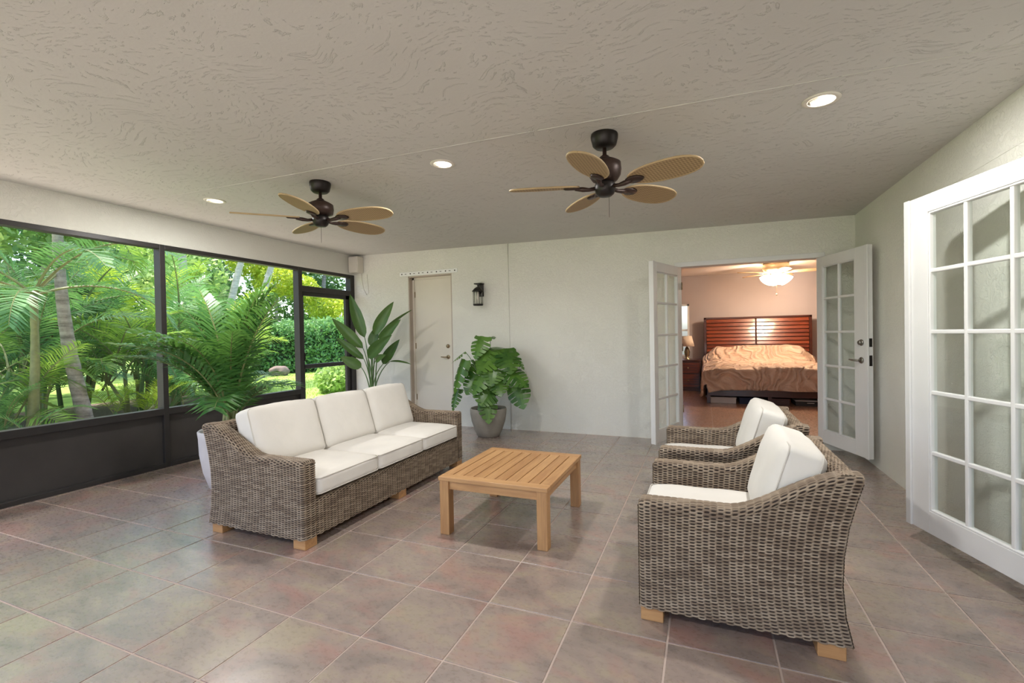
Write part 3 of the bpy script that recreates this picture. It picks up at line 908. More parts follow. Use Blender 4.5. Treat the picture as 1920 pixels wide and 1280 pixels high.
def ceiling_fan(label, x, y, phase, rad, drop):
    t = thing('ceiling_fan', label, 'ceiling fan', (x, y, zc(x)), 0, 'rattan blade ceiling fans')
    z = -drop
    lathe('canopy', [(0.0, 0.004), (0.082, 0.004), (0.086, -0.012), (0.084, -0.03), (0.074, -0.07), (0.058, -0.085), (0.0, -0.087)], M_BLACK, t, 28)
    lathe('downrod', [(0.013, -0.085), (0.013, -0.13), (0.030, -0.142), (0.034, -0.165), (0.02, -0.168)], M_BROWNMETAL, t, 16)
    lathe('motor_housing', [(0.0, -0.150), (0.045, -0.155), (0.075, -0.170), (0.100, -0.185), (0.104, -0.225), (0.098, -0.262), (0.080, z + 0.035), (0.055, z + 0.02), (0.0, z + 0.02)], M_BROWNMETAL, t, 28)
    lathe('switch_housing', [(0.0, z + 0.022), (0.058, z + 0.02), (0.066, z + 0.002), (0.066, z - 0.028), (0.056, z - 0.052), (0.040, z - 0.066), (0.0, z - 0.070)], M_BLACK, t, 26)
    tube('pull_chain', [(0.03, -0.03, z - 0.06), (0.03, -0.03, z - 0.21)], 0.0012, M_BROWNMETAL, t, 5)
    bm_, rm_ = blade_meshes(0.165, rad, 0.215)
    bm_.materials.append(M_BLADE); rm_.materials.append(M_BLADERIM)
    # bracket: arm reaching out and the oval plate under the blade root
    V, Fc = tube_data([(0.05, 0, -0.012), (0.10, 0, -0.020), (0.14, 0, -0.016), (0.19, 0, -0.010)], [0.012, 0.012, 0.016, 0.012], 8)
    n = 18
    pl = [(0.205 + 0.062 * math.cos(2 * PI * k / n), 0.040 * math.sin(2 * PI * k / n)) for k in range(n)]
    o = len(V)
    V = list(V) + [(a, b, -0.006) for a, b in pl] + [(0.205 + (a - 0.205) * 0.8, b * 0.8, -0.016) for a, b in pl]
    Fc += [tuple(range(o, o + n)), tuple(range(o + 2 * n - 1, o + n - 1, -1))] + [(o + i, o + n + i, o + n + (i + 1) % n, o + (i + 1) % n) for i in range(n)]
    brm = pyd('blade_bracket', V, Fc); brm.materials.append(M_BROWNMETAL)
    for k in range(5):
        b = link('blade', bm_, None, t)
        b.rotation_mode = 'XYZ'
        b.matrix_local = Matrix.Translation((0, 0, z)) @ Matrix.Rotation(R(phase + 72 * k), 4, 'Z') @ Matrix.Rotation(R(-13), 4, 'X')
        link('blade_rim', rm_, None, b, True)
        link('blade_bracket', brm, None, b, True)
    return t
ceiling_fan('dark bronze ceiling fan with rattan blades above the sofa', -2.945, 2.988, 7, 0.66, 0.300)
ceiling_fan('dark bronze ceiling fan with rattan blades above the coffee table and armchairs', -0.567, 2.969, 52, 0.61, 0.325)

# ================================================================== DOWNLIGHTS
DOWN_W = 20.0
def downlight(label, x, y):
    t = thing('recessed_light', label, 'ceiling light', (x, y, zc(x)), 0, 'round recessed ceiling lights')
    t.rotation_euler = (0, math.atan((ZCL - ZCR) / (XR - XL)), 0)
    lathe('trim_ring', [(0.066, -0.006), (0.078, -0.008), (0.092, -0.004), (0.092, 0.001), (0.066, 0.001), (0.066, -0.006)], M_PLASTIC, t, 36)
    lathe('lens', [(0.0, -0.0055), (0.040, -0.006), (0.0655, -0.005), (0.0655, -0.001), (0.0, -0.001)], M_LENS, t, 36)
    ld = bpy.data.lights.new('downlight_lamp', 'AREA')
    ld.shape = 'DISK'; ld.size = 0.125; ld.energy = DOWN_W; ld.color = (1.0, 0.985, 0.96)
    lo = bpy.data.objects.new('downlight_lamp', ld); COL.objects.link(lo)
    lo.parent = t; lo.location = (0, 0, -0.009)
downlight('round recessed ceiling light nearest the screens', -4.264, 3.006)
downlight('round recessed ceiling light between the two ceiling fans', -1.779, 3.014)
downlight('round recessed ceiling light nearest the right wall', 0.606, 2.986)
for x, nm in ((-4.264, 'on the screen side'), (-1.779, 'in the middle'), (0.606, 'beside the right wall')):  # extra unseen row, added to fill the room with light
    downlight('added unseen fill light behind the camera ' + nm, x, -0.55)

# ================================================================== THINGS ON THE BACK WALL
M_RAIL = simple('white_rail_enamel', srgb(246, 246, 244), 0.4, var=0.01, bstr=0)
rail = thing('wall_rail', 'white perforated mounting rail above the cream door', 'rail', (-3.868, YB, 2.313))
box('bar', (-0.514, 0.514, -0.014, 0.0, -0.030, 0.030), M_RAIL, rail, 0.006)
for i in range(7):
    x = -0.47 + i * 0.1567
    o = lathe('hole', [(0.0, 0), (0.010, 0), (0.010, 0.002), (0.0, 0.002)], M_HOLE, rail, 12)
    o.rotation_euler = (R(90), 0, 0); o.location = (x, -0.014, 0)
    if i < 6: box('slot', (x + 0.055, x + 0.085, -0.0155, -0.013, -0.004, 0.004), M_HOLE, rail)
wl = thing('wall_lantern', 'black metal and glass wall lantern beside the cream door', 'wall lamp', (-2.965, YB, 1.93))
box('back_plate', (-0.035, 0.035, -0.022, 0.0, -0.03, 0.155), M_BLACK, wl, 0.006)
box('bracket_top', (-0.075, 0.045, -0.105, 0.0, 0.145, 0.160), M_BLACK, wl, 0.004)
tube('bracket_arm', [(0, -0.015, 0.0), (0, -0.05, -0.02), (0, -0.085, 0.02), (0, -0.11, 0.08), (0, -0.12, 0.13)], [0.010, 0.011, 0.010, 0.009, 0.011], M_BLACK, wl, 10)
lc = (0.0, -0.125)
lathe('lantern_roof', [(0.0, 0.105), (0.02, 0.10), (0.050, 0.080), (0.082, 0.045), (0.084, 0.035), (0.0, 0.037)], M_BLACK, wl, 24, lc)
lathe('glass_cylinder', [(0.062, 0.036), (0.062, -0.145)], M_LGLASS, wl, 24, lc)
lathe('lantern_base', [(0.0, -0.142), (0.07, -0.142), (0.073, -0.152), (0.066, -0.166), (0.0, -0.168)], M_BLACK, wl, 24, lc)
lathe('bulb', [(0.0, 0.03), (0.014, 0.03), (0.014, 0.0), (0.018, -0.03), (0.016, -0.07), (0.006, -0.09), (0.0, -0.092)], M_PLASTIC, wl, 16, lc)
for k in range(6):
    a = 2 * PI * k / 6 + 0.2
    px, py = lc[0] + 0.068 * math.cos(a), lc[1] + 0.068 * math.sin(a)
    tube('cage_bar', [(px, py, 0.04), (px, py, -0.145)], 0.0035, M_BLACK, wl, 6)
sp = thing('wall_speaker', 'small beige speaker box under the ceiling in the corner', 'speaker', (-5.17, YB - 0.065, 2.53))
box('cabinet', (-0.10, 0.085, -0.085, 0.06, -0.145, 0.115), M_PLASTIC, sp, 0.012)
box('grille', (-0.085, 0.07, -0.092, -0.083, -0.130, 0.10), M_PLASTIC, sp, 0.003)
cab = tube('speaker_cable', [(-5.13, YB - 0.006, 2.385), (-5.12, YB - 0.006, 2.25), (-5.09, YB - 0.006, 2.12), (-5.03, YB - 0.006, 2.03), (-4.99, YB - 0.006, 2.06), (-5.0, YB - 0.006, 2.16), (-5.02, YB - 0.006, 2.36)], 0.003, M_PLASTIC)
tag(cab, 'thin pale cable looping down the wall below the speaker', 'cable')

# ================================================================== POTTED PLANTS
def leaf_frame(base, tip, hint, length_scale, width_scale):
    b, t = Vector(base), Vector(tip)
    X = (t - b).normalized()
    Zh = Vector(hint)
    Z = (Zh - X * Zh.dot(X)).normalized()
    Y = Z.cross(X)
    Lg = (t - b).length * length_scale
    m_ = Matrix(((X.x * Lg, Y.x * width_scale, Z.x * Lg, b.x), (X.y * Lg, Y.y * width_scale, Z.y * Lg, b.y), (X.z * Lg, Y.z * width_scale, Z.z * Lg, b.z), (0, 0, 0, 1)))
    return m_
def paddle_mesh(name, bend=0.12, fold=0.10, seed=0):
    V, Fc = [], []
    n = 12
    rng = random.Random(seed)
    for i in range(n + 1):
        t = i / n
        wv = 0.5 * (math.sin(PI * min(1, t ** 0.72)) ** 0.75) if 0 < t < 1 else (0.03 if t == 0 else 0.005)
        wv = max(wv, 0.012)
        z = -bend * (t ** 2.2)
        k = 1 + rng.uniform(-0.05, 0.05)
        V += [(t, -wv * k, z + fold * wv), (t, -wv * 0.5, z + fold * wv * 0.35), (t, 0, z - 0.012), (t, wv * 0.5, z + fold * wv * 0.35), (t, wv, z + fold * wv)]
    for i in range(n):
        for j in range(4):
            Fc.append((i * 5 + j, (i + 1) * 5 + j, (i + 1) * 5 + j + 1, i * 5 + j + 1))
    return pyd(name, V, Fc)
def monstera_mesh(name, lobes=6, seed=0):
    rng = random.Random(seed)
    V, Fc = [], []
    def half(t):
        return 0.5 * (math.sin(PI * (0.10 + 0.90 * t) ** 0.62)) ** 0.8 if t < 1 else 0
    def P(t, f, sgn):
        wv = half(min(0.995, t)) * f
        x = t + 0.16 * f * (1 - t) - 0.10 * f * (1 - t) ** 3
        return (x - 0.12 * f * f * (t < 0.15), sgn * wv, -0.20 * (f * half(min(0.99, t))) ** 2 * 2.2 - 0.14 * t * t)
    for sgn in (1, -1):
        for i in range(lobes):
            a, b = i / lobes, (i + 1) / lobes
            sl = (b - a) * rng.uniform(0.07, 0.14)
            rows = [(0.0, a, b), (0.32, a, b), (0.36, a + sl * 0.5, b - sl * 0.5), (0.7, a + sl, b - sl), (1.0, a + sl * 1.1, b - sl * 1.5)]
            o = len(V)
            for f, aa, bb in rows:
                mid = (aa + bb) / 2
                V += [P(aa, f, sgn), P(mid, f * (1.03 if f == 1 else 1), sgn), P(bb, f, sgn)]
            for r_ in range(len(rows) - 1):
                for j in range(2):
                    q = (o + r_ * 3 + j, o + r_ * 3 + j + 1, o + (r_ + 1) * 3 + j + 1, o + (r_ + 1) * 3 + j)
                    Fc.append(q if sgn > 0 else q[::-1])
    return pyd(name, V, Fc)
def stem_pts(a, b, sag=0.25, n=7):
    a, b = Vector(a), Vector(b)
    c = Vector((a.x + (b.x - a.x) * sag, a.y + (b.y - a.y) * sag, a.z + (b.z - a.z) * 0.72))
    return [((1 - t) ** 2) * a + 2 * t * (1 - t) * c + t * t * b for t in [i / n for i in range(n + 1)]]

# monstera
mx, my = -2.66, 5.56
mo = thing('monstera_plant', 'monstera with split leaves in round grey concrete pot by the back wall', 'potted plant', (mx, my, 0))
lathe('pot', [(0.0, 0.0), (0.135, 0.0), (0.15, 0.012), (0.185, 0.09), (0.222, 0.20), (0.240, 0.30), (0.243, 0.365), (0.236, 0.378), (0.222, 0.372), (0.215, 0.33), (0.0, 0.325)], M_CONC, mo, 36)
lathe('soil', [(0.0, 0.322), (0.213, 0.322), (0.213, 0.336), (0.0, 0.345)], M_SOIL, mo, 24)
mono = [([-2.701, 5.5, 1.33], [-2.767, 5.38, 1.063], 0.289), ([-2.948, 5.48, 1.126], [-3.118, 5.38, 1.002], 0.184), ([-2.944, 5.43, 1.03], [-3.084, 5.33, 0.618], 0.233),
        ([-3.071, 5.48, 0.625], [-3.118, 5.38, 0.366], 0.147), ([-2.493, 5.53, 1.134], [-2.667, 5.28, 0.905], 0.368), ([-2.507, 5.68, 1.128], [-2.717, 5.83, 1.2], 0.196),
        ([-2.338, 5.58, 1.131], [-2.118, 5.53, 0.933], 0.184), ([-2.359, 5.48, 0.893], [-2.033, 5.36, 0.735], 0.27), ([-2.223, 5.48, 0.695], [-2.101, 5.38, 0.435], 0.264),
        ([-2.583, 5.43, 0.93], [-2.742, 5.26, 0.624], 0.319), ([-2.511, 5.43, 0.634], [-2.664, 5.28, 0.46], 0.282), ([-2.594, 5.38, 0.531], [-2.512, 5.25, 0.256], 0.221),
        ([-2.342, 5.48, 1.106], [-2.233, 5.33, 0.883], 0.295), ([-2.49, 5.4, 0.956], [-2.478, 5.28, 0.722], 0.282), ([-2.619, 5.58, 1.285], [-2.638, 5.68, 1.334], 0.11),
        ([-2.842, 5.63, 0.976], [-2.96, 5.50, 0.80], 0.246),
        ([-2.60, 5.50, 1.15], [-2.72, 5.36, 0.93], 0.30), ([-2.44, 5.62, 1.16], [-2.36, 5.46, 0.95], 0.28), ([-2.76, 5.46, 0.82], [-2.86, 5.32, 0.60], 0.27),
        ([-2.46, 5.44, 0.80], [-2.36, 5.30, 0.60], 0.25), ([-2.64, 5.42, 0.70], [-2.60, 5.28, 0.46], 0.27)]
mvar = [monstera_mesh('leaf', 6, 1), monstera_mesh('leaf', 7, 2), monstera_mesh('leaf', 5, 3)]
for v in mvar: v.materials.append(M_MONST)
rng = random.Random(3)
for i, (b, t, wd) in enumerate(mono):
    lb = (b[0] - mx, b[1] - my, b[2]); lt = (t[0] - mx, t[1] - my, t[2])
    o = link('leaf', mvar[i % 3], None, mo, True)
    edge = i in (1, 5, 6)
    hint = (rng.uniform(-.2, .3), -0.55, 0.75) if not edge else (0.25 * (1 if lt[0] > lb[0] else -1), -0.15, 1.0)
    o.matrix_local = leaf_frame(lb, lt, hint, 1.08, wd * 1.16)
    a = rng.uniform(0, 2 * PI); r_ = rng.uniform(0.01, 0.07)
    tube('leaf_stem', stem_pts((r_ * math.cos(a), r_ * math.sin(a), 0.335), lb, 0.15), [0.008 - 0.0006 * k for k in range(8)], M_STEM, mo, 6)

# bird of paradise
bx, by = -4.52, 5.50
bp = thing('bird_of_paradise_plant', 'tall bird of paradise plant with upright paddle leaves behind the sofa', 'potted plant', (bx, by, 0))
lathe('pot', [(0.0, 0.0), (0.13, 0.0), (0.14, 0.01), (0.175, 0.20), (0.19, 0.36), (0.182, 0.37), (0.172, 0.33), (0.0, 0.325)], M_PALEPOT, bp, 32)
lathe('soil', [(0.0, 0.322), (0.168, 0.322), (0.168, 0.334), (0.0, 0.342)], M_SOIL, bp, 24)
strel = [([-4.633, 5.5, 1.343], [-4.836, 5.45, 1.929], 0.156), ([-4.49, 5.55, 1.377], [-4.247, 5.6, 1.807], 0.156), ([-4.455, 5.58, 1.327], [-4.0, 5.62, 1.729], 0.09),
         ([-4.556, 5.55, 1.206], [-4.505, 5.6, 1.477], 0.132), ([-4.346, 5.48, 1.278], [-3.988, 5.4, 1.545], 0.132), ([-4.626, 5.45, 1.185], [-5.022, 5.3, 1.603], 0.144),
         ([-4.497, 5.4, 1.052], [-4.073, 5.28, 1.325], 0.168), ([-4.573, 5.4, 1.028], [-4.905, 5.25, 1.326], 0.108), ([-4.605, 5.38, 0.908], [-4.78, 5.2, 1.054], 0.144),
         ([-4.273, 5.45, 0.954], [-4.04, 5.45, 1.258], 0.132), ([-4.231, 5.55, 0.984], [-3.94, 5.6, 0.976], 0.07), ([-4.364, 5.4, 1.004], [-4.166, 5.3, 1.081], 0.096)]
pvar = [paddle_mesh('leaf', 0.10, 0.10, 1), paddle_mesh('leaf', 0.16, 0.14, 2)]
for v in pvar: v.materials.append(M_STREL)
for i, (b, t, wd) in enumerate(strel):
    lb = (b[0] - bx, b[1] - by, b[2]); lt = (t[0] - bx, t[1] - by, t[2])
    o = link('leaf', pvar[i % 2], None, bp, True)
    edge = i in (2, 10)
    o.matrix_local = leaf_frame(lb, lt, (0.45, -0.9, 0.25) if not edge else (-0.4, -0.3, 1.0), 1.12, wd * 1.1)
    a = rng.uniform(0, 2 * PI); r_ = rng.uniform(0.01, 0.05)
    tube('leaf_stem', stem_pts((r_ * math.cos(a), r_ * math.sin(a), 0.335), lb, 0.12), [0.011 - 0.0008 * k for k in range(8)], M_STEM, bp, 6)

# palm fronds (used indoors and outdoors)
def frond_mesh(name, L, n, leaf, a0, droop, wd, seed, vlift=0.35, stalk=0.22, stemmat=None, gap=0.0):
    rng = random.Random(seed)
    pts = []
    p = Vector((0, 0, 0)); ang = a0
    N = n
    for i in range(N + 1):
        pts.append(p.copy())
        t = i / N
        ang2 = a0 - droop * (t ** 1.35)
        p += Vector((math.cos(ang2), 0, math.sin(ang2))) * (L / N)
    V, Fc, mi = [], [], []
    rv, rf = tube_data(pts, [0.011 * L * (1 - 0.8 * i / N) for i in range(N + 1)], 4, False)
    V += rv; Fc += rf; mi += [1] * len(rf)
    s0 = int(stalk * N)
    for i in range(s0, N + 1):
        t = (i - s0) / max(1, N - s0)
        if i < N: tan = (pts[i + 1] - pts[i]).normalized()
        side = Vector((0, 1, 0))
        up = side.cross(tan).normalized() * -1
        if up.z < 0: up = -up
        ll = leaf * (0.55 + 0.45 * math.sin(PI * min(1, 0.12 + t * 0.8))) * (1 - 0.45 * t ** 3)
        for sg in (1, -1):
            if rng.random() < gap: continue
            fw_ = 0.55 + 0.5 * t + rng.uniform(-.12, .12)
            d = (side * sg + tan * fw_ + up * (vlift + rng.uniform(-.12, .12))).normalized()
            l2 = ll * rng.uniform(0.88, 1.1)
            b0 = pts[i] + tan * rng.uniform(-.3, .3) * L / N
            nrm = d.cross(tan).normalized()
            wv = (d.cross(nrm)).normalized()
            m1 = b0 + d * l2 * 0.45 + Vector((0, 0, -0.03 * l2))
            tp = b0 + d * l2 + Vector((0, 0, -(0.22 + rng.uniform(0, 0.16)) * l2))
            o = len(V)
            V += [b0 - wv * wd * 0.3, b0 + wv * wd * 0.3, m1 + wv * wd * 0.5, m1 - wv * wd * 0.5, tp]
            Fc += [(o, o + 1, o + 2, o + 3), (o + 3, o + 2, o + 4)]; mi += [0, 0]
    me = pyd(name, V, Fc)
    me.polygons.foreach_set('material_index', mi)
    return me
def frond_set(mat, stem, specs):
    out = []
    for i, sp_ in enumerate(specs):
        me = frond_mesh('frond', *sp_, seed=i * 17 + 3)
        me.materials.append(mat); me.materials.append(stem)
        out.append(me)
    return out
# potted palm behind the sofa
pp = thing('potted_palm', 'leafy potted palm with arching fronds between sofa and screens', 'potted plant', (-4.02, 2.93, 0))
lathe('pot', [(0.0, 0.0), (0.16, 0.0), (0.18, 0.015), (0.225, 0.16), (0.25, 0.32), (0.255, 0.46), (0.262, 0.52), (0.252, 0.53), (0.238, 0.52), (0.232, 0.47), (0.0, 0.465)], M_PALEPOT, pp, 36)
lathe('soil', [(0.0, 0.462), (0.230, 0.462), (0.230, 0.474), (0.0, 0.485)], M_SOIL, pp, 24)
PF = frond_set(M_POTPALM, M_STEMY, [(1.18, 44, 0.36, R(84), R(40), 0.022), (0.98, 40, 0.34, R(74), R(66), 0.022), (0.78, 34, 0.32, R(60), R(80), 0.021), (0.60, 28, 0.28, R(40), R(78), 0.020)])
rng = random.Random(11)
for i in range(26):
    k = (0, 0, 1, 0, 1, 2, 2, 1)[i % 8]
    o = link('frond', PF[k], None, pp)
    ang = i * 137.5 + rng.uniform(-12, 12)
    s = rng.uniform(0.95, 1.15)
    o.matrix_local = Matrix.Translation((0.03 * math.cos(R(ang)), 0.03 * math.sin(R(ang)), 0.50 + (0.12 if k < 2 else 0.05))) @ Matrix.Rotation(R(ang), 4, 'Z') @ Matrix.Rotation(R(rng.uniform(-9, 9)), 4, 'Y') @ Matrix.Scale(s, 4)
for i in range(4):
    a = i * 1.6 + 0.4
    tube('cane', [(0.05 * math.cos(a), 0.05 * math.sin(a), 0.47), (0.055 * math.cos(a), 0.055 * math.sin(a), 0.60), (0.045 * math.cos(a), 0.045 * math.sin(a), 0.74)], [0.022, 0.019, 0.012], M_STEMY, pp, 8)

# ================================================================== BEDROOM BEYOND
BX0, BX1, BY0, BY1, BZ1 = -1.7, 3.3, YB + 0.15, 10.95, 2.565
M_BWALL = simple('mauve_bedroom_paint', srgb(172, 160, 158), 0.8, var=0.03, vscale=1.5, bscale=70, bstr=0.06)
M_BCEIL = simple('bedroom_ceiling_paint', srgb(226, 214, 204), 0.85, var=0.03, bscale=40, bstr=0.15)
M_BASEB = simple('baseboard_paint', srgb(232, 226, 218), 0.5, var=0.02)
WX0, WX1, WZ0, WZ1 = -0.95, -0.285, 0.80, 1.95
struct(box('wall_bedroom', [
    (BX0, WX0, BY1, BY1 + 0.1, 0, 2.8), (WX1, BX1, BY1, BY1 + 0.1, 0, 2.8), (WX0, WX1, BY1, BY1 + 0.1, 0, WZ0), (WX0, WX1, BY1, BY1 + 0.1, WZ1, 2.8),
    (BX0 - 0.1, BX0, BY0, BY1 + 0.1, 0, 2.8), (BX1, BX1 + 0.1, BY0, BY1 + 0.1, 0, 2.8),
    (BX0, FX0 - 0.03, BY0, BY0 + 0.02, STEP, 2.6), (FX1 + 0.03, BX1, BY0, BY0 + 0.02, STEP, 2.6), (FX0 - 0.03, FX1 + 0.03, BY0, BY0 + 0.02, FZ + 0.03, 2.6)], M_BWALL), 'mauve grey painted walls of the bedroom', 'wall')
struct(box('ceiling_bedroom', (BX0 - 0.1, BX1 + 0.1, BY0, BY1 + 0.1, BZ1, BZ1 + 0.12), M_BCEIL), 'pale bedroom ceiling', 'ceiling')
bf = struct(box('floor_bedroom', (BX0 - 0.1, BX1 + 0.1, BY0 - 0.14, BY1 + 0.1, STEP - 0.1, STEP - 0.003), M_GROUT), 'warm tan tiled bedroom floor', 'floor')
btm = tile_mesh('floor_tile', 0.45 - 0.006, 0.45 - 0.006); btm.materials.append(M_BTILE)
for i in range(11):
    for j in range(11):
        x = BX0 + 0.225 + i * 0.45; y = BY0 - 0.10 + 0.225 + j * 0.45
        if x > BX1 or y > BY1 or x < -1.0: continue
        o = link('floor_tile', btm, None, bf); o.location = (x, y, STEP)
struct(box('baseboard_bedroom', (BX0, BX1, BY1 - 0.014, BY1, STEP, STEP + 0.09), M_BASEB), 'pale baseboard along the bedroom wall', 'baseboard')
bw_ = thing('window_5', 'bright bedroom window beside the headboard', 'window', ((WX0 + WX1) / 2, BY1, WZ0)); struct(bw_)
hw2 = (WX1 - WX0) / 2; hh = WZ1 - WZ0
box('window_frame', [(-hw2, -hw2 + 0.04, 0.0, 0.08, 0, hh), (hw2 - 0.04, hw2, 0.0, 0.08, 0, hh), (-hw2, hw2, 0.0, 0.08, 0, 0.04), (-hw2, hw2, 0.0, 0.08, hh - 0.04, hh), (-hw2, hw2, 0.02, 0.07, hh / 2 - 0.02, hh / 2 + 0.02)], M_WHITE, bw_)
for k in range(2): box('pane', (-hw2 + 0.04, hw2 - 0.04, 0.042, 0.046, 0.04 + k * (hh / 2 - 0.02), hh / 2 - 0.02 + k * (hh / 2 - 0.02)), M_GLASS, bw_)

# bed
def comforter_fabric():
    b = NB('peach_swirl_comforter')
    co = b.coord()
    n0 = b.n('ShaderNodeTexNoise'); n0.inputs['Scale'].default_value = 1.6; n0.inputs['Detail'].default_value = 2; b.l(co, n0.inputs['Vector'])
    sc = b.n('ShaderNodeVectorMath', operation='SCALE'); sc.inputs['Scale'].default_value = 1.3; b.l(n0.outputs['Color'], sc.inputs[0])
    ad = b.n('ShaderNodeVectorMath', operation='ADD'); b.l(co, ad.inputs[0]); b.l(sc.outputs[0], ad.inputs[1])
    wv = b.n('ShaderNodeTexWave'); wv.inputs['Scale'].default_value = 2.3; wv.inputs['Distortion'].default_value = 5; wv.inputs['Detail'].default_value = 2; wv.inputs['Detail Scale'].default_value = 1.2
    b.l(ad.outputs[0], wv.inputs['Vector'])
    b.set(b.ramp(wv.outputs['Fac'], [(0.15, srgb(204, 168, 144)), (0.5, srgb(210, 177, 153)), (0.85, srgb(218, 189, 167))]), 0.55, spec=0.4)
    b.bump(b.math('ADD', wv.outputs['Fac'], b.math('MULTIPLY', b.noise(ad.outputs[0], 5, 3, 0.6, 1.5), 2.0)), 0.8, 0.035)
    return b.m
M_COMF = comforter_fabric()
bed = thing('bed', 'wide bed with cherry wood slatted headboard and peach swirled comforter', 'bed', (1.0, 9.72, STEP))
BW, FY, HY = 0.99, -1.05, 1.02          # half width, foot and head in local y
hb = box('headboard_frame', [(-BW, -BW + 0.05, HY, HY + 0.06, 0, 1.53), (BW - 0.05, BW, HY, HY + 0.06, 0, 1.53), (-0.012, 0.012, HY - 0.012, HY + 0.05, 0.3, 1.47), (-BW, BW, HY, HY + 0.06, 1.49, 1.53), (-BW + 0.05, BW - 0.05, HY + 0.03, HY + 0.05, 0.3, 1.49)], M_CHERRYD, bed, 0.004)
for i in range(13):
    z0 = 0.50 + i * 0.076
    for x0, x1 in ((-BW + 0.055, -0.016), (0.016, BW - 0.055)):
        V = [(x0, HY + 0.03, z0), (x1, HY + 0.03, z0), (x1, HY - 0.012, z0 + 0.006), (x0, HY - 0.012, z0 + 0.006), (x0, HY + 0.03, z0 + 0.074), (x1, HY + 0.03, z0 + 0.074), (x1, HY + 0.012, z0 + 0.072), (x0, HY + 0.012, z0 + 0.072)]
        mesh('slat', V, [(3, 2, 1, 0), (4, 5, 6, 7), (0, 1, 5, 4), (1, 2, 6, 5), (2, 3, 7, 6), (3, 0, 4, 7)], M_CHERRY, bed)
box('side_rail', (-BW + 0.01, -BW + 0.04, FY, HY, 0.11, 0.24), M_CHERRYD, bed, 0.003)
box('side_rail', (BW - 0.04, BW - 0.01, FY, HY, 0.11, 0.24), M_CHERRYD, bed, 0.003)
box('foot_rail', (-BW + 0.01, BW - 0.01, FY, FY + 0.03, 0.13, 0.24), M_CHERRYD, bed, 0.003)
for x in (-BW + 0.03, -0.03, BW - 0.09):
    box('leg', (x, x + 0.06, FY, FY + 0.06, 0, 0.13), M_CHERRYD, bed, 0.004)
box('bed_deck', (-BW + 0.04, BW - 0.04, FY + 0.03, HY, 0.20, 0.24), M_CHERRYD, bed)
box('mattress', (-BW + 0.02, BW - 0.02, FY + 0.02, HY - 0.01, 0.24, 0.56), M_CUSH, bed, 0.04)
def comforter():
    nx, ny = 90, 80
    V, Fc = [], []
    ovx, ovy = 0.36, 0.42           # overhang at sides and foot
    Wt, Lt = 2 * BW + 2 * ovx, (HY - FY) + ovy
    for i in range(nx + 1):
        for j in range(ny + 1):
            a = -BW - ovx + Wt * i / nx
            b = FY - ovy + Lt * j / ny
            ex = max(0, abs(a) - BW + 0.03); ey = max(0, FY - b)
            x, y = a, b
            y_in = max(b, FY)
            z = 0.60 + 0.05 * smoothstep(0, 0.5, b - FY) + 0.26 * smoothstep(0.55, 0.92, b) - 0.06 * smoothstep(0.9, 1.05, b)
            z *= 1
            z += 0.03 * math.cos(a * 1.3) - 0.14 * float(smoothstep(0.72, 1.02, abs(a))) * (0.4 + float(smoothstep(0.3, 0.9, b)))
            def roll(e, rr=0.07):
                if e < rr * PI / 2: return rr * math.sin(e / rr), rr * (1 - math.cos(e / rr))
                return rr + (e - rr * PI / 2) * 0.10, rr + (e - rr * PI / 2)
            if ex > 0:
                o, d = roll(ex); x = math.copysign(BW - 0.03 + o, a); z -= d
            if ey > 0:
                o, d = roll(ey); y = FY - o; z = z - d if ex <= 0 else min(z, z - d * 0.6)
            f = noise.noise(Vector((x * 2.6, y * 2.2 + z * 2.5, 1.3))) * 0.035 + noise.noise(Vector((x * 7, z * 3 + y * 6, 4.1))) * 0.014
            if ey > 0.08: y -= 0.02 * math.sin(a * 17 + math.sin(a * 5) * 2) * min(1, ey * 3)
            V.append((x, y + (f if ey > 0.05 else 0), max(z + (f if ey <= 0.05 else 0), 0.145)))
    for i in range(nx):
        for j in range(ny):
            k = i * (ny + 1) + j
            Fc.append((k, k + ny + 1, k + ny + 2, k + 1))
    o = mesh('comforter', V, Fc, M_COMF, bed, True)
    md = o.modifiers.new('thick', 'SOLIDIFY'); md.thickness = 0.025; md.offset = -1
comforter()
# things stored under the bed
def crate(name, label, cat, x, y, sz, mat, lidmat=None):
    t = thing(name, label, cat, (x, y, STEP))
    box('body', (-sz[0] / 2, sz[0] / 2, -sz[1] / 2, sz[1] / 2, 0, sz[2] * 0.85), mat, t, 0.006)
    box('lid', (-sz[0] / 2 - 0.008, sz[0] / 2 + 0.008, -sz[1] / 2 - 0.008, sz[1] / 2 + 0.008, sz[2] * 0.85, sz[2]), lidmat or mat, t, 0.006)
    box('handle', (-0.05, 0.05, -sz[1] / 2 - 0.016, -sz[1] / 2, sz[2] * 0.5, sz[2] * 0.62), lidmat or mat, t, 0.003)
M_BIN = simple('clear_storage_plastic', srgb(196, 186, 178), 0.35, var=0.06)
M_NAVY = simple('navy_storage_fabric', srgb(42, 46, 66), 0.8, var=0.12)
M_DKBOX = simple('dark_wood_box', srgb(66, 36, 28), 0.5, var=0.15)
crate('storage_bin', 'pale plastic storage bin under the bed near its left leg', 'storage box', 0.30, 8.95, (0.40, 0.5, 0.105), M_BIN)
crate('storage_box', 'navy storage box under the bed beside the pale bin', 'storage box', 0.70, 8.92, (0.30, 0.45, 0.108), M_NAVY)
crate('storage_box', 'dark brown wooden box under the middle of the bed', 'storage box', 1.16, 8.92, (0.26, 0.45, 0.108), M_DKBOX, M_CHERRYD)
crate('storage_bin', 'black storage tray under the right half of the bed', 'storage box', 1.58, 8.92, (0.42, 0.45, 0.09), M_HOLE, M_BIN)
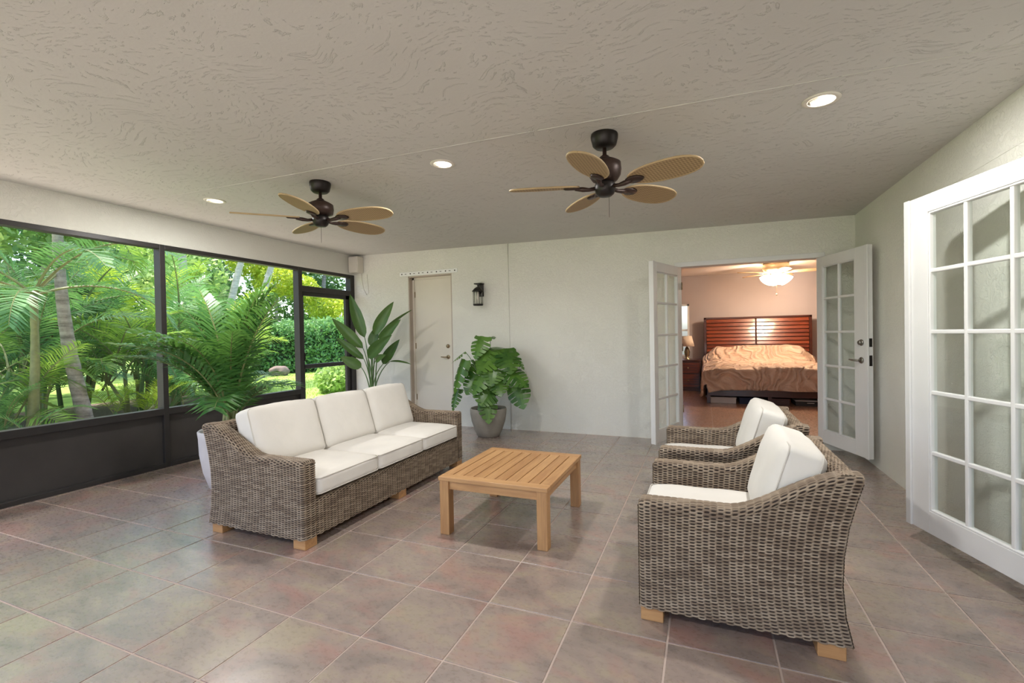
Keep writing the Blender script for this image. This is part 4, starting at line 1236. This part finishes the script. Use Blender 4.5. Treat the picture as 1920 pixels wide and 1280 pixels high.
# nightstand and lamp
nsd = thing('nightstand', 'dark cherry nightstand with two drawers beside the bed', 'nightstand', (-0.31, 10.55, STEP))
box('cabinet_body', [(-0.24, 0.24, -0.20, 0.22, 0.05, 0.62), (-0.255, 0.255, -0.225, 0.23, 0.62, 0.65), (-0.25, 0.25, -0.21, 0.225, 0.0, 0.05)], M_CHERRYD, nsd, 0.004)
for z0, z1 in ((0.38, 0.59), (0.09, 0.35)):
    d = box('drawer', (-0.215, 0.215, -0.216, -0.19, z0, z1), M_CHERRY, nsd, 0.004)
    for zz in (z0 + 0.05, z0 + 0.10, z0 + 0.15): box('drawer_moulding', (-0.20, 0.20, -0.221, -0.214, zz, zz + 0.012), M_CHERRYD, d)
    k = lathe('knob', [(0.0, 0.0), (0.008, 0.0), (0.008, 0.014), (0.015, 0.02), (0.012, 0.028), (0.0, 0.03)], M_BRASS, d, 14)
    k.rotation_euler = (R(90), 0, 0); k.location = (0, -0.216, (z0 + z1) / 2)
tb = thing('table_lamp', 'table lamp with pale shade on the nightstand', 'table lamp', (-0.33, 10.55, STEP + 0.65))
lathe('lamp_base', [(0.0, 0.0), (0.075, 0.0), (0.078, 0.012), (0.03, 0.03), (0.045, 0.09), (0.06, 0.16), (0.04, 0.24), (0.014, 0.27), (0.012, 0.36), (0.0, 0.36)], M_BRASS, tb, 24)
M_LSHADE = simple('linen_lamp_shade', srgb(226, 206, 186), 0.9, var=0.04, bscale=160, bstr=0.15)
lathe('lamp_shade', [(0.10, 0.50), (0.15, 0.28), (0.147, 0.28), (0.097, 0.50)], M_LSHADE, tb, 28)
# bedroom ceiling fan with light kit
bfx, bfy = 1.24, 9.68
fan = thing('ceiling_fan', 'cream bedroom ceiling fan with lit frosted glass shades', 'ceiling fan', (bfx, bfy, BZ1))
M_CRM = simple('cream_gilt_metal', srgb(208, 186, 150), 0.35, 0.4, var=0.15, vscale=14)
M_BLONDE = wood('blonde_fan_blade', srgb(186, 150, 110), srgb(222, 190, 150), 'x', 1.0, 0.45)
lathe('motor_housing', [(0.0, 0.002), (0.13, 0.002), (0.155, -0.02), (0.15, -0.05), (0.165, -0.075), (0.14, -0.11), (0.08, -0.125), (0.0, -0.126)], M_CRM, fan, 32)
lathe('light_fitter', [(0.0, -0.124), (0.05, -0.124), (0.06, -0.15), (0.045, -0.19), (0.0, -0.195)], M_CRM, fan, 24)
fan.scale = (1.4, 1.4, 1.4)
b2, r2 = blade_meshes(0.17, 0.52, 0.115)
b2.materials.append(M_BLONDE)
for k in range(5):
    b = link('blade', b2, None, fan)
    b.matrix_local = Matrix.Translation((0, 0, -0.125)) @ Matrix.Rotation(R(350 + 72 * k), 4, 'Z') @ Matrix.Rotation(R(-12), 4, 'X')
    br = box('blade_bracket', (0.10, 0.25, -0.018, 0.018, -0.010, -0.004), M_CRM, b, 0.002)
for k in range(4):
    a = R(20 + 90 * k)
    s_ = lathe('glass_shade', [(0.02, 0.0), (0.035, -0.01), (0.06, -0.05), (0.082, -0.095), (0.078, -0.095), (0.055, -0.05), (0.03, -0.014), (0.0, -0.012)], M_SHADE, fan, 20)
    s_.matrix_local = Matrix.Translation((0.075 * math.cos(a), 0.075 * math.sin(a), -0.165)) @ Matrix.Rotation(a, 4, 'Z') @ Matrix.Rotation(R(-42), 4, 'Y')
bl_ = bpy.data.lights.new('fan_lamp', 'POINT'); bl_.energy = 44; bl_.color = (1.0, 0.87, 0.73); bl_.shadow_soft_size = 0.05
blo = bpy.data.objects.new('fan_lamp', bl_); COL.objects.link(blo); blo.parent = fan; blo.location = (0, 0, -0.27)
tube('pull_chain', [(0.0, -0.03, -0.19), (0.0, -0.03, -0.40)], 0.002, M_CRM, fan, 5)
lathe('chain_knob', [(0.0, -0.40), (0.008, -0.405), (0.010, -0.42), (0.0, -0.43)], M_CRM, fan, 10, (0, -0.03))

# ================================================================== GARDEN
GZ = -0.12
struct(box('ground', (-60, XL - 0.12, -30, 60, GZ - 0.1, GZ), M_LAWN), 'lawn outside the screens', 'lawn')
struct(box('ground_bounce', (XL - 0.12, 40, -40, YF - 0.06, GZ - 0.1, GZ), M_BOUNCE), 'added unseen pale deck behind the camera bouncing sunlight inside', 'deck')  # added out of view as a reflector: sends sunlight in to the ceiling
bedm = box('mulch_bed', (-13.2, -7.15, -3.0, 8.0, GZ, GZ + 0.035), M_MULCH)
tag(bedm, 'brown bark mulch bed under the palms', 'mulch', kind='stuff')
struct(box('bounce_path', (-7.1, XL - 0.13, -12, 9.5, GZ, GZ + 0.03), M_BOUNCE), 'added pale walkway along the screens bouncing sunlight to the ceiling', 'bounce_path')  # added below the sill line to bounce sun up onto the ceiling
# grass blades on the visible lawn
def grass():
    rng = np.random.default_rng(5)
    n = 9000
    x = rng.uniform(-19, -7.2, n); y = rng.uniform(8.1, 19, n)
    hgt = rng.uniform(0.03, 0.08, n); a = rng.uniform(0, 2 * PI, n); wv = 0.012
    V = np.zeros((n, 3, 3))
    V[:, 0] = np.stack([x - wv * np.cos(a), y - wv * np.sin(a), np.full(n, GZ)], 1)
    V[:, 1] = np.stack([x + wv * np.cos(a), y + wv * np.sin(a), np.full(n, GZ)], 1)
    V[:, 2] = np.stack([x + rng.normal(0, .02, n), y + rng.normal(0, .02, n), GZ + hgt], 1)
    o = mesh('grass', V.reshape(-1, 3), np.arange(n * 3).reshape(-1, 3), M_GRASS)
    tag(o, 'short sunlit lawn grass in front of the hedge', 'grass', kind='stuff')
grass()
AF = {}
SP = [(2.0, 48, 0.58, R(84), R(52), 0.026), (1.85, 46, 0.56, R(72), R(78), 0.026), (1.65, 42, 0.52, R(56), R(92), 0.025), (1.3, 36, 0.44, R(38), R(85), 0.024)]
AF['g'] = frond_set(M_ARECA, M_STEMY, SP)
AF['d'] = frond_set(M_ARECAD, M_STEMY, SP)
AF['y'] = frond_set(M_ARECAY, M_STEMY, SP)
def areca(label, x, y, kind, hgt, nf, seed, scale=1.0, canes=4, name='areca_palm'):
    t = thing(name, label, 'palm', (x, y, GZ), 0, 'palms outside the screens')
    rng = random.Random(seed)
    tops = []
    for c in range(canes):
        a = rng.uniform(0, 2 * PI); r0 = rng.uniform(0.05, 0.25)
        hc = hgt * rng.uniform(0.55, 1.0)
        lean = rng.uniform(0.05, 0.35)
        p0 = (r0 * math.cos(a), r0 * math.sin(a), 0); p1 = ((r0 + lean) * math.cos(a), (r0 + lean) * math.sin(a), hc)
        pm_ = ((p0[0] * 0.6 + p1[0] * 0.4), (p0[1] * 0.6 + p1[1] * 0.4), hc * 0.5)
        tube('cane', [p0, pm_, p1], [0.045, 0.036, 0.026], M_STEMY if c % 2 else M_STEM, t, 8)
        tops.append((p1, a))
    for i in range(nf):
        (px, py, pz), a = tops[i % canes]
        k = rng.choice((0, 0, 1, 1, 2, 2, 3))
        o = link('frond', AF[kind][k], None, t)
        ang = i * 2.4 + rng.uniform(-.3, .3)
        s = scale * rng.uniform(0.82, 1.12)
        low = rng.random() < 0.48
        o.matrix_local = Matrix.Translation((px, py, pz * (rng.uniform(0.25, 0.7) if low else rng.uniform(0.85, 1.0)))) @ Matrix.Rotation(ang, 4, 'Z') @ Matrix.Rotation(R(rng.uniform(-10, 14)), 4, 'Y') @ Matrix.Rotation(R(rng.uniform(-20, 20)), 4, 'X') @ Matrix.Scale(s, 4)
    return t
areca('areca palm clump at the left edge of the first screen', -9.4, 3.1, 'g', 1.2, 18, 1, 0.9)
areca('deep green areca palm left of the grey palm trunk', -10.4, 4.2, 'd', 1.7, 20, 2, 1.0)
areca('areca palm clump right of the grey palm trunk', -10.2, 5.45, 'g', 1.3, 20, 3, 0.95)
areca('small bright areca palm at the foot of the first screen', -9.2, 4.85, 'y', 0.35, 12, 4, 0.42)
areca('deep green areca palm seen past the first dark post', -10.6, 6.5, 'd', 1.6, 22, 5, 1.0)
areca('yellow green areca palm above the potted palm', -11.6, 8.6, 'y', 1.7, 20, 6, 0.95)
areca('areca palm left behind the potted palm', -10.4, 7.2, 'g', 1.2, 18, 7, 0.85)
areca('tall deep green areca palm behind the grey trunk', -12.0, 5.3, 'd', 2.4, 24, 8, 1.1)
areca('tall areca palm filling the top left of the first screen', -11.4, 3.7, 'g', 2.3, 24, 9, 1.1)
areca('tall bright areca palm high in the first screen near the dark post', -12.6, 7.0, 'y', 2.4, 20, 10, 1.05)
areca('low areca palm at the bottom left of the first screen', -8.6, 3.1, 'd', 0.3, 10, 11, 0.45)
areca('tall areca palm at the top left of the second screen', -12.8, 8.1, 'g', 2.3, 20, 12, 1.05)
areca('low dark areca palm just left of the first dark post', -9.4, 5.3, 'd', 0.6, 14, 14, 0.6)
def tall_palm(label, base, top, r0, r1, mat, bend, seed, nf=10, kind='g'):
    t = thing('feather_palm', label, 'palm', (base[0], base[1], GZ), 0, 'palms outside the screens')
    d = Vector((top[0] - base[0], top[1] - base[1], top[2]))
    pts, rad = [], []
    n = 22
    for i in range(n + 1):
        s = i / n
        p = d * s + Vector((0, bend * math.sin(PI * s), 0))
        pts.append(p); rad.append((r0 + (r1 - r0) * min(1, s * 1.3)) * (1 + 0.05 * math.sin(i * 2.9)) * (1.25 if i == 0 else 1))
    tube('trunk', pts, rad, mat, t, 14)
    rng = random.Random(seed)
    for i in range(nf):
        o = link('frond', AF[kind][rng.choice((1, 2, 2, 3))], None, t)
        o.matrix_local = Matrix.Translation(d) @ Matrix.Rotation(i * 2.4, 4, 'Z') @ Matrix.Rotation(R(rng.uniform(0, 35)), 4, 'Y') @ Matrix.Scale(rng.uniform(1.05, 1.3), 4)
tall_palm('tall palm with leaning ringed grey trunk in the first screen', (-8.9, 4.15), (-8.9, 3.83, 3.5), 0.105, 0.065, M_BARK, -0.10, 21)
tall_palm('slim green stemmed palm left of the leaning grey trunk', (-8.8, 3.42), (-8.8, 3.50, 2.15), 0.070, 0.045, M_STEMY, 0.03, 22, 9, 'd')
tall_palm('pale leaning palm trunk at the left of the second screen', (-13.2, 8.3), (-13.6, 8.5, 5.2), 0.14, 0.10, M_BARKP, 0.1, 23)
tall_palm('pale palm trunk leaning right in the middle of the second screen', (-13.0, 9.1), (-13.4, 10.6, 5.0), 0.13, 0.09, M_BARKP, -0.15, 24)
tall_palm('pale slender palm trunk above the hedge in the second screen', (-12.6, 9.5), (-12.8, 11.3, 5.0), 0.12, 0.09, M_BARKP, -0.1, 25)
tall_palm('pale palm trunk high at the top left of the first screen', (-12.4, 3.6), (-12.6, 4.1, 4.8), 0.13, 0.09, M_BARKP, 0.05, 26)

def leaf_cloud(name, blobs, n, size, mat, parent, seed):
    """leaf blades scattered over the shells of several blobs: uneven, see-through crown"""
    rng = np.random.default_rng(seed)
    blobs = np.array(blobs, float)         # cx cy cz rx ry rz
    wgt = (blobs[:, 3] * blobs[:, 5]); wgt /= wgt.sum()
    k = rng.choice(len(blobs), n, p=wgt)
    v = rng.normal(size=(n, 3)); v /= np.linalg.norm(v, axis=1)[:, None]
    rad = rng.uniform(0.62, 1.06, n)[:, None]
    c = blobs[k, :3] + v * blobs[k, 3:] * rad
    d = v * 0.6 + rng.normal(size=(n, 3)) * 0.7 + np.array([0, 0, -0.25]); d /= np.linalg.norm(d, axis=1)[:, None]
    s = np.cross(d, rng.normal(size=(n, 3))); s /= np.linalg.norm(s, axis=1)[:, None]
    L_ = (size * rng.uniform(0.6, 1.3, n))[:, None]
    V = np.stack([c - d * L_ * 0.5, c + s * L_ * 0.28, c + d * L_ * 0.5, c - s * L_ * 0.28], 1).reshape(-1, 3)
    Fc = np.arange(n * 4).reshape(-1, 4)
    me = bpy.data.meshes.new(name)
    me.vertices.add(len(V)); me.vertices.foreach_set('co', V.astype(np.float32).ravel())
    me.loops.add(n * 4); me.loops.foreach_set('vertex_index', Fc.ravel().astype(np.int32))
    me.polygons.add(n); me.polygons.foreach_set('loop_start', (np.arange(n) * 4).astype(np.int32))
    me.update(calc_edges=True)
    o = link(name, me, mat, parent)
    return tag(o, kind='stuff')
def shrub(name, label, cat, loc, blobs, n, size, mat, seed, trunk=None, group=None, tmat=None):
    t = thing(name, label, cat, (loc[0], loc[1], GZ), 0, group)
    leaf_cloud('foliage', blobs, n, size, mat, t, seed)
    if trunk:
        for i, (dx, dy, hh_, r_) in enumerate(trunk):
            tube('trunk', [(0, 0, 0), (dx * 0.4, dy * 0.4, hh_ * 0.5), (dx, dy, hh_)], [r_, r_ * 0.8, r_ * 0.5], tmat or M_BARK, t, 10)
    return t
# clipped hedge along the far side of the lawn: three plants side by side
def hedge(label, x0, y0, x1, y1, hgt, n, seed):
    L = math.hypot(x1 - x0, y1 - y0)
    t = thing('hedge', label, 'hedge', ((x0 + x1) / 2, (y0 + y1) / 2, GZ), math.atan2(y1 - y0, x1 - x0), 'clipped hedge beyond the lawn')
    rng = random.Random(seed)
    bl = []
    m_ = int(L / 0.55)
    for i in range(m_):
        for k in range(3):
            bl.append((-L / 2 + (i + 0.5) * L / m_, rng.uniform(-.12, .12), hgt * (0.2 + 0.3 * k), 0.5, 0.62, hgt * 0.22 + rng.uniform(0, .06)))
    leaf_cloud('foliage', bl, n, 0.15, M_HEDGE, t, seed)
    V = []
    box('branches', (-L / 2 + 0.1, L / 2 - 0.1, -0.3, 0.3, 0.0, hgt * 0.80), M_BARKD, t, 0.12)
M_BARKD = simple('dark_green_twigs', srgb(44, 62, 36), 0.95, var=0.4, vscale=9, bscale=20, bstr=0.8)  # mottled dark green for the solid filler inside the hedge
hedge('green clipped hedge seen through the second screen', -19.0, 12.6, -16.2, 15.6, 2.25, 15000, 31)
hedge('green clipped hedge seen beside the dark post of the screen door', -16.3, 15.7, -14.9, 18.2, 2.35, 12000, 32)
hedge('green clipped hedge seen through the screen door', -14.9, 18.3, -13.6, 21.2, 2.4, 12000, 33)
shrub('golden_shrub', 'golden yellow shrub rising above the hedge in the screen door', 'shrub', (-18.5, 19.9), [(0, 0, 2.6, 1.0, 1.0, 1.1), (0.6, 0.9, 3.3, 0.8, 0.8, 0.9), (-.6, -.6, 3.2, 0.8, 0.9, 0.8)], 5200, 0.16, M_YELLOW, 41, [(0, 0, 2.2, 0.09)])
shrub('golden_shrub', 'golden yellow shrub at the top of the second screen', 'shrub', (-20.5, 17.6), [(0, 0, 4.6, 1.1, 1.1, 0.9), (-.9, -.9, 5.6, 1.0, 1.0, 0.9), (0.9, 0.8, 4.1, 0.9, 0.9, 0.7)], 5200, 0.18, M_YELLOW, 42, [(0, 0, 4.4, 0.10)])
shrub('leafy_shrub', 'low loose shrub on the lawn behind the screen door', 'shrub', (-9.2, 9.9), [(0, 0, 0.35, 0.65, 0.65, 0.42), (.5, .4, 0.28, 0.45, 0.5, 0.33)], 2600, 0.15, M_TREEL, 43, [(0, 0, 0.4, 0.03)])
TG = 'trees beyond the hedge'
specs = [(-24, 8, 5, M_TREE), (-25, 12.5, 6, M_TREE), (-24.5, 17.5, 6, M_TREE), (-22.5, 22.5, 6, M_TREE), (-19, 27, 6, M_TREE), (-20, 3.5, 5, M_TREE), (-16, 0.2, 5, M_TREE)]
tl_ = ['dark leafy tree behind the palms left of the first dark post', 'dark leafy tree behind the palms at the left of the second screen', 'dark leafy tree behind the hedge in the second screen',
       'dark leafy tree above the hedge in the screen door', 'dark leafy tree at the right edge of the screen door', 'dark leafy tree behind the grey leaning trunk', 'dark leafy tree at the left edge of the photo']
for i, (x, y, s, mt) in enumerate(specs):
    rng = random.Random(60 + i)
    bl = [(rng.uniform(-1.8, 1.8), rng.uniform(-2.2, 2.2), rng.uniform(0.9, 7.2), rng.uniform(1.0, 1.9), rng.uniform(1.0, 1.9), rng.uniform(0.8, 1.5)) for _ in range(16)]
    shrub('leafy_tree', tl_[i], 'tree', (x, y), bl, 9000, 0.30, mt, 70 + i, [(0.2, 0.3, 5.5, 0.22), (-.8, .6, 5.0, 0.14)], TG, M_BARK)
specs = [(-16.5, 6.6, 0.75, 'pale green leafy tree behind the bright palm by the first dark post'), (-17.5, 10.2, 0.8, 'pale green leafy tree behind the pale leaning trunks'), (-15.5, 3.4, 0.7, 'pale green leafy tree behind the slim green palm')]
for i, (x, y, s, lb) in enumerate(specs):
    rng = random.Random(90 + i)
    bl = [(rng.uniform(-1.3, 1.3), rng.uniform(-1.6, 1.6), rng.uniform(0.5, 6.0), rng.uniform(.6, 1.2), rng.uniform(.6, 1.2), rng.uniform(.5, 1.0)) for _ in range(14)]
    shrub('leafy_tree', lb, 'tree', (x, y), bl, 6000, 0.24, M_TREEL, 100 + i, [(0.2, 0.3, 5.0, 0.16), (-.5, .5, 4.4, 0.10)], TG, M_BARKP)
# rock by the hedge
bm = bmesh.new(); bmesh.ops.create_icosphere(bm, subdivisions=3, radius=1)
for v in bm.verts:
    nn = 1 + 0.35 * noise.noise(v.co * 1.7 + Vector((3, 1, 2)))
    v.co = Vector((v.co.x * 0.30 * nn, v.co.y * 0.42 * nn, v.co.z * 0.26 * nn))
me = bpy.data.meshes.new('rock'); bm.to_mesh(me); bm.free()
rk = link('rock', me, M_ROCK, None, True); rk.location = (-15.9, 13.7, GZ + 0.16)
tag(rk, 'pale pinkish rock on the lawn at the foot of the hedge', 'rock')
